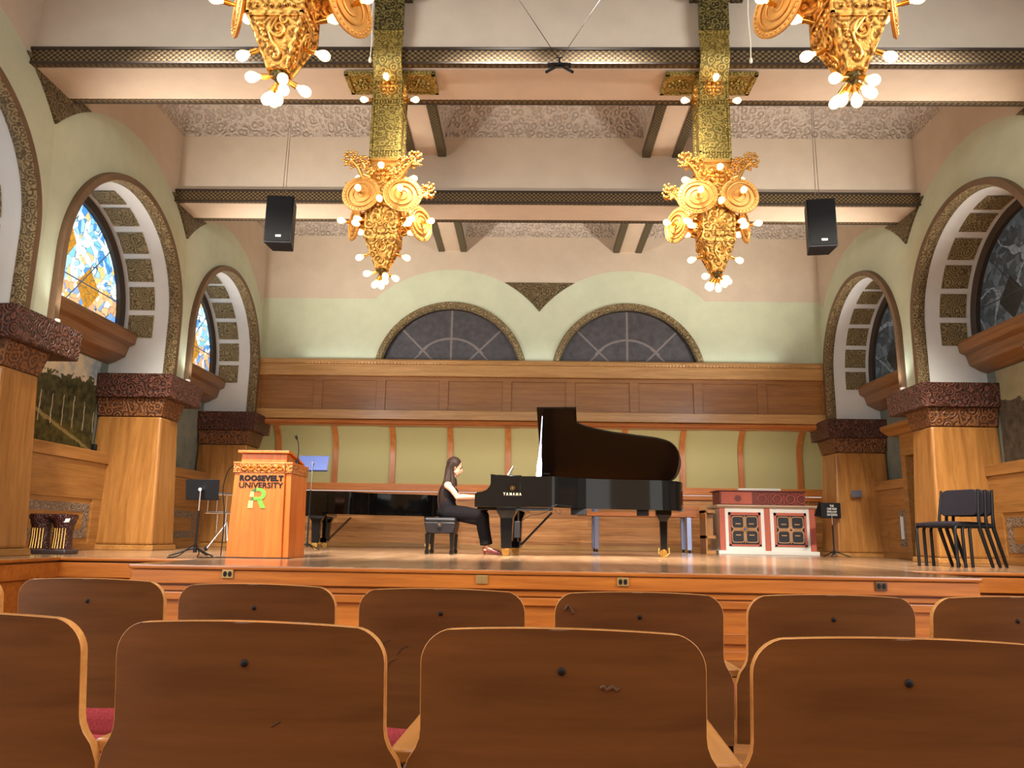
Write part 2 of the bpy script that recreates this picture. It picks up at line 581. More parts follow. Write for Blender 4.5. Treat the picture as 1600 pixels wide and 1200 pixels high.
def lunette_glass():
    q = N('screened_lunette', 0.45)
    o = q.xyz()
    u = q.math('SUBTRACT', q.math('ABSOLUTE', o[0]), 1.69)
    dz = q.math('SUBTRACT', o[2], 3.85)
    d = q.math('SQRT', q.math('ADD', q.math('MULTIPLY', u, u), q.math('MULTIPLY', dz, dz)))
    f = q.noise(q.co(), 9.0, 3)
    k = q.math('MULTIPLY', f, 0.012)

    def line(e, wd):
        return q.math('LESS_THAN', q.math('ABSOLUTE', q.math('ADD', e, q.math('SUBTRACT', k, 0.006))), wd)
    ln = line(u, 0.02)
    au = q.math('ABSOLUTE', u)
    ln = q.math('MAXIMUM', ln, q.math('MULTIPLY', line(q.math('SUBTRACT', d, 0.78), 0.02), q.math('LESS_THAN', au, 0.62)))
    dia = q.math('SUBTRACT', q.math('MULTIPLY', au, 1.0), q.math('MULTIPLY', dz, 1.0))
    ln = q.math('MAXIMUM', ln, q.math('MULTIPLY', line(dia, 0.026), q.math('GREATER_THAN', dz, 0.36)))
    dib = q.math('ADD', q.math('MULTIPLY', au, 1.0), q.math('SUBTRACT', dz, 1.07))
    ln = q.math('MAXIMUM', ln, q.math('MULTIPLY', line(dib, 0.022), q.math('MULTIPLY', q.math('LESS_THAN', dz, 0.62), q.math('GREATER_THAN', au, 0.3))))
    c = q.ramp(f, [(0.3, lin(58, 54, 56)), (0.7, lin(78, 74, 76))])
    q.col(q.mix(q.math('MULTIPLY', ln, 0.75), c, lin(128, 118, 112)))
    return q.m


M['lunette'] = lunette_glass()


def mural(name, kind):
    """oil murals: 0 wooded hillside with pale birches and a path, 1 grey-green haze, 2 dark rocky slope"""
    q = N(name, 0.6, 0, 0.25)
    o = q.xyz()
    y, z = o[1], o[2]
    n1 = q.noise(q.co(), 2.2, 6)
    n2 = q.noise(q.co(), 9.0, 6)
    if kind == 0:
        sky = q.ramp(n1, [(0.35, lin(120, 146, 164)), (0.52, lin(206, 192, 160)), (0.7, lin(222, 206, 172))])
        tr = q.ramp(n2, [(0.35, lin(34, 36, 22)), (0.7, lin(92, 88, 52))])
        gr = q.ramp(n2, [(0.35, lin(40, 38, 18)), (0.7, lin(104, 94, 44))])
        top = q.math('ADD', 2.55, q.math('ADD', q.math('MULTIPLY', n2, 0.55), q.math('MULTIPLY', q.math('SUBTRACT', y, 9.2), 0.08)))
        c = q.mix(q.math('LESS_THAN', z, top), sky, tr)
        g2 = q.math('ADD', 2.25, q.math('ADD', q.math('MULTIPLY', n1, 0.3), q.math('MULTIPLY', q.math('SUBTRACT', y, 8.4), -0.12)))
        c = q.mix(q.math('LESS_THAN', z, g2), c, gr)
        pth = q.math('SUBTRACT', z, q.math('SUBTRACT', 2.42, q.math('MULTIPLY', q.math('SUBTRACT', y, 8.7), 0.3)))
        pw = q.math('LESS_THAN', q.math('ABSOLUTE', q.math('ADD', pth, q.math('MULTIPLY', q.math('SUBTRACT', n2, 0.5), 0.1))), 0.025)
        c = q.mix(q.math('MULTIPLY', pw, 0.8), c, lin(150, 130, 76))
        wv = q.math('SINE', q.math('ADD', q.math('MULTIPLY', y, 27.0), q.math('MULTIPLY', n1, 3.5)))
        bi = q.math('MULTIPLY', q.math('GREATER_THAN', wv, 0.975), q.math('MULTIPLY', q.math('GREATER_THAN', z, 2.2), q.math('LESS_THAN', z, q.math('ADD', 2.05, q.math('MULTIPLY', n1, 0.9)))))
        c = q.mix(q.math('MULTIPLY', bi, 0.8), c, lin(196, 180, 150))
    elif kind == 1:
        c = q.ramp(n1, [(0.3, lin(92, 98, 92)), (0.55, lin(124, 128, 116)), (0.75, lin(140, 138, 118))])
    else:
        hill = q.math('ADD', 2.75, q.math('MULTIPLY', q.math('SUBTRACT', n1, 0.5), 0.7))
        c = q.mix(q.math('LESS_THAN', z, hill), q.ramp(n1, [(0.3, lin(130, 122, 92)), (0.7, lin(160, 150, 118))]),
                  q.ramp(n2, [(0.3, lin(52, 46, 36)), (0.7, lin(98, 88, 72))]))
    q.col(c)
    return q.m


M['mural_wood'] = mural('mural_woodland', 0)
M['mural_haze'] = mural('mural_haze', 1)
M['mural_rock'] = mural('mural_rocks', 2)

# ------------------------------------------------------------------ the hall
W, SZ, AZ, BK = 5.265, 0.65, 3.85, 14.18      # half width, stage height, arch springing, upper back wall
WD = 5.35                                    # flat wall plane behind the swelling bands
R0, R1 = 1.36, 1.45                          # arch opening, arch moulding
BAYS = [12.4, 9.13, 5.86]
TOP = 7.15


def apath(c, r, z0=3.03, n=44):
    return [(c - r, z0)] + [(c - r * math.cos(PI * i / n), AZ + r * math.sin(PI * i / n)) for i in range(n + 1)] + [(c + r, z0)]


def sweep_arch(g, c, prof, P, mats, z0=3.03, n=44, closed=True):
    """prof: (radius, depth) loop; P(u, v, depth) -> point; mats: material index of each profile edge"""
    rows = []
    for r, d in prof:
        rows.append([g.bm.verts.new(P(u, v, d)) for u, v in apath(c, r, z0, n)])
    k = len(prof)
    for i in range(k if closed else k - 1):
        A, B = rows[i], rows[(i + 1) % k]
        for j in range(len(A) - 1):
            g.bm.faces.new((A[j], A[j + 1], B[j + 1], B[j])).material_index = mats[i]
    if closed:
        g.bm.faces.new([r[0] for r in rows])
        g.bm.faces.new([r[-1] for r in reversed(rows)])


# auditorium floor
g = G()
g.box(-6.3, 6.3, -3.0, 7.6, -0.1, 0.0)
struct('floor', g, M['audfloor'], smooth=0)

# stage platform: boards on top, a wooden front with fascia and framed panels
plan = [(-3.33, 6.16), (3.34, 6.16), (3.34, 7.45), (4.65, 7.45), (4.65, 4.0), (6.25, 4.0), (6.25, 16.3), (-6.25, 16.3), (-6.25, 4.0), (-4.65, 4.0), (-4.65, 7.45), (-3.33, 7.45)]
base = [(-3.27, 6.24), (3.28, 6.24), (3.28, 7.53), (4.71, 7.53), (4.71, 4.05), (6.2, 4.05), (6.2, 16.2), (-6.2, 16.2), (-6.2, 4.05), (-4.71, 4.05), (-4.71, 7.53), (-3.27, 7.53)]
g = G()
g.prism(plan, 'z', SZ - 0.035, SZ)
for f_ in g.bm.faces:
    if len(f_.verts) == 4:
        f_.material_index = 1
struct('floor_stage', g, [M['floor'], M['orange']], smooth=0, bevel=0.012)
g = G()
g.prism(base, 'z', 0.0, SZ - 0.036)
g.prism([(-3.31, 6.18), (3.32, 6.18), (3.32, 6.26), (-3.31, 6.26)], 'z', 0.505, 0.612)
g.prism([(-3.29, 6.21), (3.30, 6.21), (3.30, 6.26), (-3.29, 6.26)], 'z', 0.45, 0.49)
for z0, z1 in ((0.38, 0.44), (0.0, 0.07), (0.12, 0.2)):
    g.box(-3.29, 3.30, 6.205, 6.26, z0, z1)
for i in range(6):
    x = -3.27 + i * 1.31
    g.box(x - 0.12, x + 0.12, 6.2051, 6.26, 0.07, 0.38)
for x in (-4.69, 3.30):
    g.box(x, x + 1.37, 7.46, 7.55, 0.46, 0.6)
    g.box(x, x + 1.37, 7.49, 7.55, 0.36, 0.44)
for s in (-1, 1):
    g.box(min(s * 4.66, s * 4.75), max(s * 4.66, s * 4.75), 4.06, 7.46, 0.46, 0.6)
    g.box(min(s * 3.28, s * 3.33), max(s * 3.28, s * 3.33), 6.2, 7.46, 0.46, 0.6)
struct('floor_stage_front', g, M['orange'], smooth=0, bevel=0.006)


# side walls with their row of arches
for s, nm in ((-1, 'left'), (1, 'right')):
    X = s * W
    def P(u, v, d, s=s):
        return (s * (W + d), u, v)
    # plaster: a shallow splayed band swells round each arch, flat wall above
    g = G()
    RO = 2.13
    for c in BAYS:
        lo, hi = 1.635, (1.635 if c != BAYS[0] else BK + 0.05 - c)
        def bx(r):
            return s * (W + (WD - W) * min(1.0, (r - R1) / (RO - R1)))
        th = sorted([PI * i / 64 for i in range(65)] + [math.acos(k_ / RO) for k_ in (lo, hi)] + [PI - math.acos(k_ / RO) for k_ in (lo, hi)])
        def rout(t):
            k = math.cos(t)
            lim = hi / k if k > 1e-6 else (lo / -k if k < -1e-6 else 9)
            return min(RO, lim)
        nr = 6
        rows = []
        for t in th:
            ro = rout(t)
            rs = [R0 + 0.03 + (ro - R0 - 0.03) * j / nr for j in range(nr + 1)]
            rows.append([g.bm.verts.new((bx(max(r, R1)), c + r * math.cos(t), AZ + r * math.sin(t))) for r in rs])
        for A, B in zip(rows, rows[1:]):
            for j in range(nr):
                g.bm.faces.new((A[j], A[j + 1], B[j + 1], B[j]))
        for sg, lim in ((1, hi), (-1, lo)):
            g.face([(bx(R1), c + sg * (R0 + 0.03), 3.03), (bx(R1), c + sg * R1, 3.03), (bx(R1), c + sg * R1, AZ), (bx(R1), c + sg * (R0 + 0.03), AZ)])
            g.face([(bx(R1), c + sg * R1, 3.03), (bx(lim), c + sg * lim, 3.03), (bx(lim), c + sg * lim, AZ), (bx(R1), c + sg * R1, AZ)])
        ys = [-lo + (lo + hi) * i / 48 for i in range(49)]
        for ya, yb in zip(ys, ys[1:]):
            za, zb_ = AZ + math.sqrt(RO * RO - ya * ya), AZ + math.sqrt(RO * RO - yb * yb)
            g.face([(s * WD, c + ya, za - 0.012), (s * WD, c + yb, zb_ - 0.012), (s * WD, c + yb, TOP), (s * WD, c + ya, TOP)])
    struct('wall_' + nm, g, M['wall'], smooth=30)
    for k, c in enumerate(BAYS):
        # deep plaster reveal
        g = G()
        sweep_arch(g, c, [(R0, 0.0), (R0, 0.95)], P, [0], closed=False)
        struct('wall_%s_reveal' % nm, g, M['reveal'], smooth=40)
        # moulding round the opening
        g = G()
        sweep_arch(g, c, [(R0 - 0.005, 0.09), (R0 - 0.02, 0.07), (R0 - 0.02, -0.03), (R0 + 0.0, -0.07), (R1 - 0.01, -0.07), (R1, -0.03), (R1, 0.0)], P, [1, 1, 1, 0, 0, 0, 0])
        struct('trim_arch_moulding', g, [M['arch_brown'], M['arch_gold']], smooth=40)
        # stencilled relief tiles set in the reveal
        ang = [-0.06 + 0.3 * i for i in range(4)] + [1.16, 1.46]
        ang = ang + [PI - a for a in ang if a < 1.3]
        for a in ang:
            g = G()
            n = 5
            hw = 0.122
            rr = R0 - 0.012
            def TP(i, d, r):
                t = a - hw + 2 * hw * i / n
                if t < 0:
                    return P(c + r, AZ + r * t, d)
                if t > PI:
                    return P(c - r, AZ - r * (t - PI), d)
                return P(c + r * math.cos(t), AZ + r * math.sin(t), d)
            V = [[g.bm.verts.new(TP(i, d, r)) for i in range(n + 1)] for d, r in ((0.30, R0 + 0.01), (0.30, rr), (0.66, rr), (0.66, R0 + 0.01))]
            for A, B in zip(V, V[1:]):
                for i in range(n):
                    g.bm.faces.new((A[i], A[i + 1], B[i + 1], B[i]))
            struct('trim_relief_tile', g, M['tile'], smooth=40)
        # window: timber ring, leaded glass
        zs = 3.66
        g = G()
        sweep_arch(g, c, [(R0 - 0.005, 0.95), (R0 - 0.005, 0.72), (R0 - 0.05, 0.70), (R0 - 0.11, 0.74), (R0 - 0.11, 0.95)], P, [0] * 5, z0=zs)
        win = struct('window_%d' % (k + 1 + (0 if s < 0 else 3)), g, M['dkwindow'], smooth=40)
        g = G()
        pts = apath(c, R0 - 0.10, zs)
        g.prism(pts, 'x', s * (W + 0.80), s * (W + 0.815))
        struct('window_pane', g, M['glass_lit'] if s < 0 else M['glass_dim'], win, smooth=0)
        # timber sill below the window
        prof = [(0.50, 3.62), (0.52, 3.50), (0.60, 3.46), (0.64, 3.32), (0.78, 3.24), (0.9, 3.20), (0.9, 3.66), (0.52, 3.66)]
        g = G()
        g.prism([(s * (W + d), z) for d, z in prof], 'y', c - R0 + 0.012, c + R0 - 0.012)
        struct('window_%d_sill' % (k + 1 + (0 if s < 0 else 3)), g, M['sill'], smooth=0, bevel=0.008)
        # recess wall with dado below the sill
        g = G()
        g.box(min(s * 6.14, s * 6.22), max(s * 6.14, s * 6.22), c - 1.5, c + 1.5, SZ, 3.4)
        struct('wall_%s_recess' % nm, g, M['mural_haze'], smooth=0)
        if k < 2:
            g = G()
            y1 = c + 1.45
            ya0 = c - 1.45 if not (s > 0 and k == 0) else 12.54
            g.box(min(s * 5.92, s * 6.12), max(s * 5.92, s * 6.12), ya0, y1, SZ, 1.78)
            g.box(min(s * 5.87, s * 6.12), max(s * 5.87, s * 6.12), ya0, y1, 1.78, 1.93)
            for z0_, z1_ in ((0.65, 0.74), (1.3, 1.78)):
                g.box(min(s * 5.90, s * 6.12), max(s * 5.90, s * 6.12), ya0, y1, z0_, z1_)
            for ya in (ya0, c + 0.95):
                g.box(min(s * 5.901, s * 6.12), max(s * 5.901, s * 6.12), ya, ya + 0.5 if ya > c else ya + 0.3, 0.74, 1.3)
            dado = struct('wall_%s_dado' % nm, g, M['oak_y'], smooth=0, bevel=0.006)
            if s > 0 and k == 0:
                continue
            g = G()
            xa, xb = sorted((s * 5.912, s * 5.93))
            y2, y3, z2, z3 = c - 1.1, c + 0.9, 0.80, 1.24
            t = 0.11
            g.box(xa, xb, y2, y3, z2, z2 + t)
            g.box(xa, xb, y2, y3, z3 - t, z3)
            g.box(xa, xb, y2, y2 + t, z2 + t, z3 - t)
            g.box(xa, xb, y3 - t, y3, z2 + t, z3 - t)
            struct('trim_carved_border', g, M['grey_relief'] if 'grey_relief' in M else M.setdefault('grey_relief', relief('grey_carved_border', lin(96, 82, 68), lin(154, 134, 112), 44, 0.6, 0, 0.8, 0.02)), dado, smooth=0)
    # spandrel ornaments between the arch bands
    for yc in (7.495, 10.765):
        a = math.asin((5.70 - AZ) / 2.13)
        h = 1.635
        am = math.acos(h / 2.13)
        L = [(yc - h + 2.13 * math.cos(t), AZ + 2.13 * math.sin(t)) for t in [am + (a - am) * i / 10 for i in range(11)]]
        Rr = [(2 * yc - p[0], p[1]) for p in reversed(L)]
        g = G()
        g.prism(L + Rr[:-1], 'x', s * (WD - 0.03), s * (WD + 0.01))
        struct('trim_spandrel', g, M['bronze'], smooth=0)

# upper back wall with two lunettes over the balcony
g = G()
X2 = 1.69
RB = 1.33


def bp(c, r, n=44):
    return [(c - r, 2.9)] + [(c - r * math.cos(PI * i / n), AZ + 0.02 + r * math.sin(PI * i / n)) for i in range(n + 1)] + [(c + r, 2.9)]


for c in (-X2, X2):
    pts = bp(c, RB)
    for a, b in zip(pts, pts[1:]):
        if abs(a[0] - b[0]) > 1e-6:
            g.face([(a[0], BK, a[1]), (b[0], BK, b[1]), (b[0], BK, TOP), (a[0], BK, TOP)])
for a, b in ((-5.6, -X2 - RB), (-X2 + RB, X2 - RB), (X2 + RB, 5.6)):
    g.face([(a, BK, 2.9), (b, BK, 2.9), (b, BK, TOP), (a, BK, TOP)])
struct('wall_back', g, M['wall_back'], smooth=0)
for k, c in enumerate((-X2, X2)):
    def PB(u, v, d):
        return (u, BK + d, v + 0.02)
    g = G()
    sweep_arch(g, c, [(RB - 0.01, 0.16), (RB - 0.01, 0.02), (RB + 0.02, -0.05), (1.44, -0.05), (1.46, 0.0)], PB, [0, 1, 1, 1, 1], z0=3.0)
    win = struct('window_%d' % (k + 7), g, [M['dkwindow'], M['arch_gold']], smooth=40)
    g = G()
    g.prism([(u, v) for u, v in bp(c, RB)], 'y', BK + 0.13, BK + 0.15)
    struct('window_pane', g, M['lunette'], win, smooth=0)
a = math.asin((5.72 - AZ) / 2.13)
am = math.acos(1.69 / 2.13)
L = [(-1.69 + 2.13 * math.cos(t), AZ + 2.13 * math.sin(t)) for t in [am + (a - am) * i / 10 for i in range(11)]]
g = G()
g.prism(L + [(-p[0], p[1]) for p in reversed(L)][:-1], 'y', BK - 0.025, BK + 0.01)
struct('trim_spandrel', g, M['bronze'], smooth=0)

# ceiling: cross beams, long beams, coffers with a cast frieze
BE = [(7.05, 7.65), (10.35, 10.9), (3.75, 4.35)]
for y0, y1 in BE:
    g = G()
    g.box(-WD, WD, y0, y1, 5.62, TOP)
    struct('ceiling_cross_beam', g, M['pink'], smooth=0)
    g = G()
    g.box(-WD, WD, y0 + 0.02, y1 - 0.02, 5.60, 5.63)
    struct('ceiling_beam_soffit', g, M['cream'], smooth=0)
    for ya, yb in ((y0 - 0.07, y0), (y1, y1 + 0.07)):
        g = G()
        g.box(-WD, WD, ya, yb + 0.0, 5.60, 5.765)
        st = struct('trim_beam_moulding', g, M['bronze_x'], smooth=0, bevel=0.01)
        g = G()
        yy = ya if ya < y0 else yb
        g.box(-WD, WD, min(yy, yy) - 0.012, yy + 0.012, 5.755, 5.785)
        g.box(-WD, WD, yy - 0.012, yy + 0.012, 5.597, 5.615)
        struct('trim_beam_bead', g, M['dkwindow'], smooth=0)
LB = [(-1.95, -1.46), (1.46, 1.95)]
for y0, y1 in ((7.65, 10.35), (10.9, BK), (4.35, 7.05)):
    for x0, x1 in LB:
        g = G()
        g.box(x0, x1, y0, y1, 6.37, TOP)
        struct('ceiling_long_beam', g, M['cream'], smooth=0)
        for xa, xb in ((x0 - 0.03, x0 + 0.09), (x1 - 0.09, x1 + 0.03)):
            g = G()
            g.box(xa, xb, y0, y1, 6.345, 6.46)
            struct('trim_long_moulding', g, M['bronze_y'], smooth=0, bevel=0.008)
    for x0, x1 in ((-WD, -1.95), (-1.46, 1.46), (1.95, WD)):
        zc, zt, ins = 6.66, 7.06, 0.42
        g = G()
        ri = [(x0, y0), (x1, y0), (x1, y1), (x0, y1)]
        ro = [(x0 + ins, y0 + ins), (x1 - ins, y0 + ins), (x1 - ins, y1 - ins), (x0 + ins, y1 - ins)]
        n = 6
        rows = []
        for i in range(n + 1):
            t = PI / 2 * i / n
            f = 1 - math.cos(t)
            z = zc + (zt - zc) * math.sin(t)
            rows.append([(a_[0] + (b_[0] - a_[0]) * f, a_[1] + (b_[1] - a_[1]) * f, z) for a_, b_ in zip(ri, ro)])
        for A, B in zip(rows, rows[1:]):
            for i in range(4):
                j = (i + 1) % 4
                g.face([A[i], A[j], B[j], B[i]])
        g.face(rows[-1])
        struct('ceiling_coffer', g, M['frieze'], smooth=0)
g = G()
g.box(-6.3, 6.3, 0.6, BK + 0.2, TOP, TOP + 0.1)
struct('ceiling', g, M['pink'], smooth=0)

# under the balcony: olive cloth cove with curved ribs, boards below
YB_, ZR = 16.2, 1.93
def cove(t):
    """wall section: straight up, then curving forward under the balcony"""
    if t < 0.4:
        return (YB_, ZR + 0.7 * t / 0.4)
    a = (t - 0.4) / 0.6 * PI / 2
    return (YB_ - 1.1 * (1 - math.cos(a)), ZR + 0.7 + 0.75 * math.sin(a))
g = G()
g.grid(lambda u, v: (-6.2 + 12.4 * u, cove(v)[0], cove(v)[1]), 1, 18)
struct('wall_stage_cove', g, M['green_cloth'], smooth=60)
ribm = wood('curved_rib_wood', lin(156, 90, 42), lin(190, 116, 60), 'z', 0.35)
for k in range(-5, 5):
    x = 0.61 + 1.22 * k
    g = G()
    a_ = [(cove(i / 18)[0] - 0.05, cove(i / 18)[1]) for i in range(19)]
    b_ = [(cove(i / 18)[0] + 0.02, cove(i / 18)[1]) for i in range(19)]
    g.prism(a_ + list(reversed(b_)), 'x', x - 0.055, x + 0.055)
    struct('trim_cove_rib', g, ribm, smooth=30, bevel=0.01)
g = G()
g.box(-6.2, 6.2, 16.06, 16.25, 1.80, 1.95)
g.box(-6.2, 6.2, 16.1, 16.25, 1.70, 1.79)
struct('trim_dado_rail', g, M['rail'], smooth=0, bevel=0.01)
g = G()
g.box(-6.2, 6.2, 16.14, 16.3, SZ, 1.72)
struct('wall_stage_back', g, M['plankwall'], smooth=0)
g = G()
g.box(-6.2, 6.2, 16.08, 16.16, SZ, SZ + 0.09)
struct('baseboard_back', g, M['oak_x'], smooth=0, bevel=0.006)
for s, nm in ((-1, 'left'), (1, 'right')):
    g = G()
    xa, xb = sorted((s * 5.95, s * 6.2))
    g.box(xa, xb, 13.85, 16.3, SZ, 3.6)
    struct('wall_%s_stage_end' % nm, g, M['green_cloth'], smooth=0)
g = G()
g.box(-6.2, 6.2, 14.2, 15.25, 3.32, 3.4)
struct('ceiling_under_balcony', g, M['oak_x'], smooth=0)

# the balcony front across the back of the stage
bal = thing('balcony_front', 'long panelled oak balcony front across the back of the stage under two dark lunettes', 'balcony', (0, 14.0, 2.9))
zb = 2.9
def bz(z):
    return z - zb
g = G()
g.prism([(-0.06, bz(4.03)), (-0.10, bz(4.06)), (-0.10, bz(4.10)), (-0.05, bz(4.13)), (0.16, bz(4.13)), (0.16, bz(4.03))], 'x', -5.34, 5.34)
obj('cap_moulding', g, M['oak_x'], bal, smooth=30, bevel=0.004)
g = G()
g.tube([(-5.33 + 10.66 * i / 680, -0.088, bz(4.045)) for i in range(681)], [0.012 + 0.009 * abs(math.sin(i * PI / 4)) for i in range(681)], 6)
obj('bead_course', g, M['oak_x'], bal)
g = G()
g.prism([(-0.06, bz(3.81)), (-0.06, bz(4.03)), (0.16, bz(4.03)), (0.16, bz(3.81))], 'x', -5.36, 5.36)
obj('fascia', g, M['oak_x'], bal, smooth=0, bevel=0.008)
for s in (-1, 1):
    g = G()
    xs = sorted((s * 5.30, s * 5.43))
    g.box(xs[0], xs[1], -0.085, 0.16, bz(3.80), bz(4.10))
    obj('end_block', g, M['oak_x'], bal, smooth=0, bevel=0.02)
g = G()
g.box(-5.32, 5.32, 0.08, 0.14, bz(3.16), bz(3.82))
obj('panel_field', g, M['oak_d'], bal, smooth=0)
for i in range(10):
    x = -5.32 + i * 10.64 / 9
    g = G()
    x0_, x1_ = max(x - 0.085, -5.32), min(x + 0.085, 5.32)
    g.box(x0_, x1_, 0.05, 0.085, bz(3.16), bz(3.82))
    obj('stile', g, M['oak_d'], bal, smooth=0, bevel=0.006)
g = G()
g.box(-5.32, 5.32, 0.048, 0.085, bz(3.74), bz(3.82))
obj('top_rail', g, M['oak_d'], bal, smooth=0, bevel=0.004)
g = G()
g.box(-5.32, 5.32, -0.01, 0.14, bz(3.0), bz(3.175))
obj('lower_rail', g, M['oak_x'], bal, smooth=0, bevel=0.01)
g = G()
g.prism([(0.0, bz(2.93)), (0.02, bz(2.99)), (0.3, bz(2.99)), (0.3, bz(2.90)), (0.05, bz(2.90))], 'x', -5.32, 5.32)
obj('soffit_moulding', g, M['rail'], bal, smooth=0, bevel=0.006)


# pillars with carved capitals
def pillar(s, y0, y1, label, cut=0.0):
    t = thing('pillar', label, 'pillar', (s * 5.65, (y0 + y1) / 2, SZ))
    hy = (y1 - y0) / 2
    ix, ox = -0.5 * s, 0.47 * s       # hall side, recess side
    def fr(xi0, h0, z0, xi1, h1, z1):
        a0, a1 = sorted((xi0, ox)); b0, b1 = sorted((xi1, ox))
        return [(a0, -h0, z0), (a1, -h0, z0), (a1, h0, z0), (a0, h0, z0), (b0, -h1, z1), (b1, -h1, z1), (b1, h1, z1), (b0, h1, z1)]
    g = G()
    v = fr(ix * 1.0, hy, 0.07, ix * 0.84, hy - 0.06, 1.80)
    g.hexa([(x, y - cut if y > 0 else y, z) for x, y, z in v])
    obj('shaft', g, M['oak'], t, smooth=0, bevel=0.03)
    g = G()
    v = fr(ix * 1.06, hy + 0.03, 0.0, ix * 1.04, hy + 0.02, 0.07)
    g.hexa([(x, y - cut if y > 0 else y, z) for x, y, z in v])
    obj('plinth', g, M['oak_y'], t, smooth=0, bevel=0.01)
    g = G()
    v = fr(ix * 0.84, hy - 0.05, 1.80, ix * 0.94, hy + 0.0, 2.05)
    g.hexa([(x, y - cut if y > 0 else y, z) for x, y, z in v])
    obj('carved_collar', g, M['carved_lt'], t, smooth=0, bevel=0.01)
    g = G()
    g.hexa(fr(ix * 1.12, hy + 0.07, 2.05, ix * 1.14, hy + 0.08, 2.38))
    obj('capital', g, M['carved'], t, smooth=0, bevel=0.015)
    return t


M['carved_lt'] = relief('carved_collar_wood', lin(66, 34, 16), lin(130, 80, 38), 30, 0.45, 0, 0.8, 0.02)
pillar(-1, 7.02, 7.98, 'broad oak pillar with dark carved capital beside the dark carved pedestal', 0.28)
pillar(-1, 10.27, 11.15, 'oak pillar with dark carved capital between the woodland mural and the black music stand', 0.24)
pillar(-1, 13.55, 14.3, 'oak pillar with dark carved capital behind the lectern')
hid = pillar(1, 7.02, 7.98, '')      # stands beyond the frame edge, part of the hall
hid['kind'] = 'structure'
for k_ in ('label', 'category'):
    del hid[k_]
pillar(1, 10.27, 11.15, 'oak pillar with dark carved capital behind the stacked black chairs', 0.24)
pillar(1, 13.55, 14.3, 'oak pillar with carved capital and small grey wall plate beside the painted organ case')

# murals on the recess walls
def mural_obj(s, c, m, label):
    g = G()
    xa, xb = sorted((s * 6.115, s * 6.138))
    g.box(xa, xb, c - 1.13, c + 1.13, 1.94, 3.19)
    tag(obj('mural', g, m, smooth=0), label, 'painting')


mural_obj(-1, 9.13, M['mural_wood'], 'mural of a wooded hillside with pale birch trunks and a footpath')
mural_obj(-1, 12.4, M['mural_haze'], 'misty grey-green mural above the black music stand')
mural_obj(1, 12.4, M['mural_haze'], 'faded grey-green mural beside the narrow doorway')
mural_obj(1, 9.13, M['mural_rock'], 'dark mural of rocky slopes above the stacked black chairs')

# doorway in the far recess beside the stacked chairs: frame, cornice and a dark door ajar
g = G()
g.box(5.85, 6.13, 12.40, 12.54, SZ, 2.27)
g.box(5.85, 6.13, 11.15, 12.54, 2.27, 2.40)
g.box(5.88, 6.13, 11.15, 12.60, 2.40, 2.66)
g.prism([(5.86, 2.64), (5.72, 2.74), (5.72, 2.80), (6.13, 2.80), (6.13, 2.64)], 'y', 11.15, 12.92)
door = struct('door_1', g, M['oak_y'], smooth=0, bevel=0.008)
g = G()
g.hexa([(6.02, 11.2, SZ + 0.01), (6.05, 11.2, SZ + 0.01), (6.08, 12.39, SZ + 0.01), (6.04, 12.39, SZ + 0.01), (6.02, 11.2, 2.27), (6.05, 11.2, 2.27), (6.08, 12.39, 2.27), (6.04, 12.39, 2.27)])
dl = struct('door_leaf', g, M['dkwindow'], door, smooth=0)
g = G()
g.ball((6.0, 12.2, 1.45), 0.03)
struct('door_handle', g, M['brass'], door)
g = G()
g.box(5.89, 5.925, 12.62, 12.86, 0.84, 1.42)
gp = struct('trim_grille_plate', g, M['grey_relief'], smooth=0)
g = G()
g.box(5.876, 5.89, 12.70, 12.78, 0.96, 1.32)
struct('trim_grille_strip', g, M['paper'], gp, smooth=0)
# the far end of the hall behind the viewer
g = G()
g.box(-6.3, 6.3, -3.1, -3.0, 0.0, 3.3)
struct('wall_rear', g, M['oak_x'], smooth=0)

# ------------------------------------------------------------------ chandeliers
def spiral(c, r0, r1, turns, nrm, n=60, ph=0.0):
    """points of a spiral in the plane facing nrm ('-y', '+y')"""
    s = -1 if nrm == '-y' else 1
    out = []
    for i in range(n + 1):
        t = i / n
        a = ph + turns * 2 * PI * t
        r = r0 + (r1 - r0) * t
        out.append((c[0] - s * r * math.cos(a), c[1], c[2] + r * math.sin(a)))
    return out


def rosette(g, c, r, nrm):
    """a quatrefoil of lobes with a boss, on a face looking along nrm"""
    ax = {'-y': (1, 0, 0), '+y': (1, 0, 0), '-x': (0, 1, 0), '+x': (0, 1, 0)}[nrm]
    up = Vector((0, 0, 1))
    ax = Vector(ax)
    c = Vector(c)
    for k in range(4):
        a = PI / 4 + k * PI / 2
        q = c + (ax * math.cos(a) + up * math.sin(a)) * r * 0.5
        g.tube([q + (ax * math.cos(b) + up * math.sin(b)) * r * 0.42 for b in [2 * PI * i / 14 for i in range(14)]], 0.008, 6, True)
        g.ball(q, 0.022 * r / 0.1, u=8, v=5)
    for k in range(4):
        a = k * PI / 2
        g.ball(c + (ax * math.cos(a) + up * math.sin(a)) * r * 0.85, 0.014, u=8, v=5)
    g.ball(c, 0.028, u=10, v=6)


M['goldv'] = plain('gilt_disc', lin(206, 150, 76), 0.45, 0.5, 0.4, 0.12, 22)


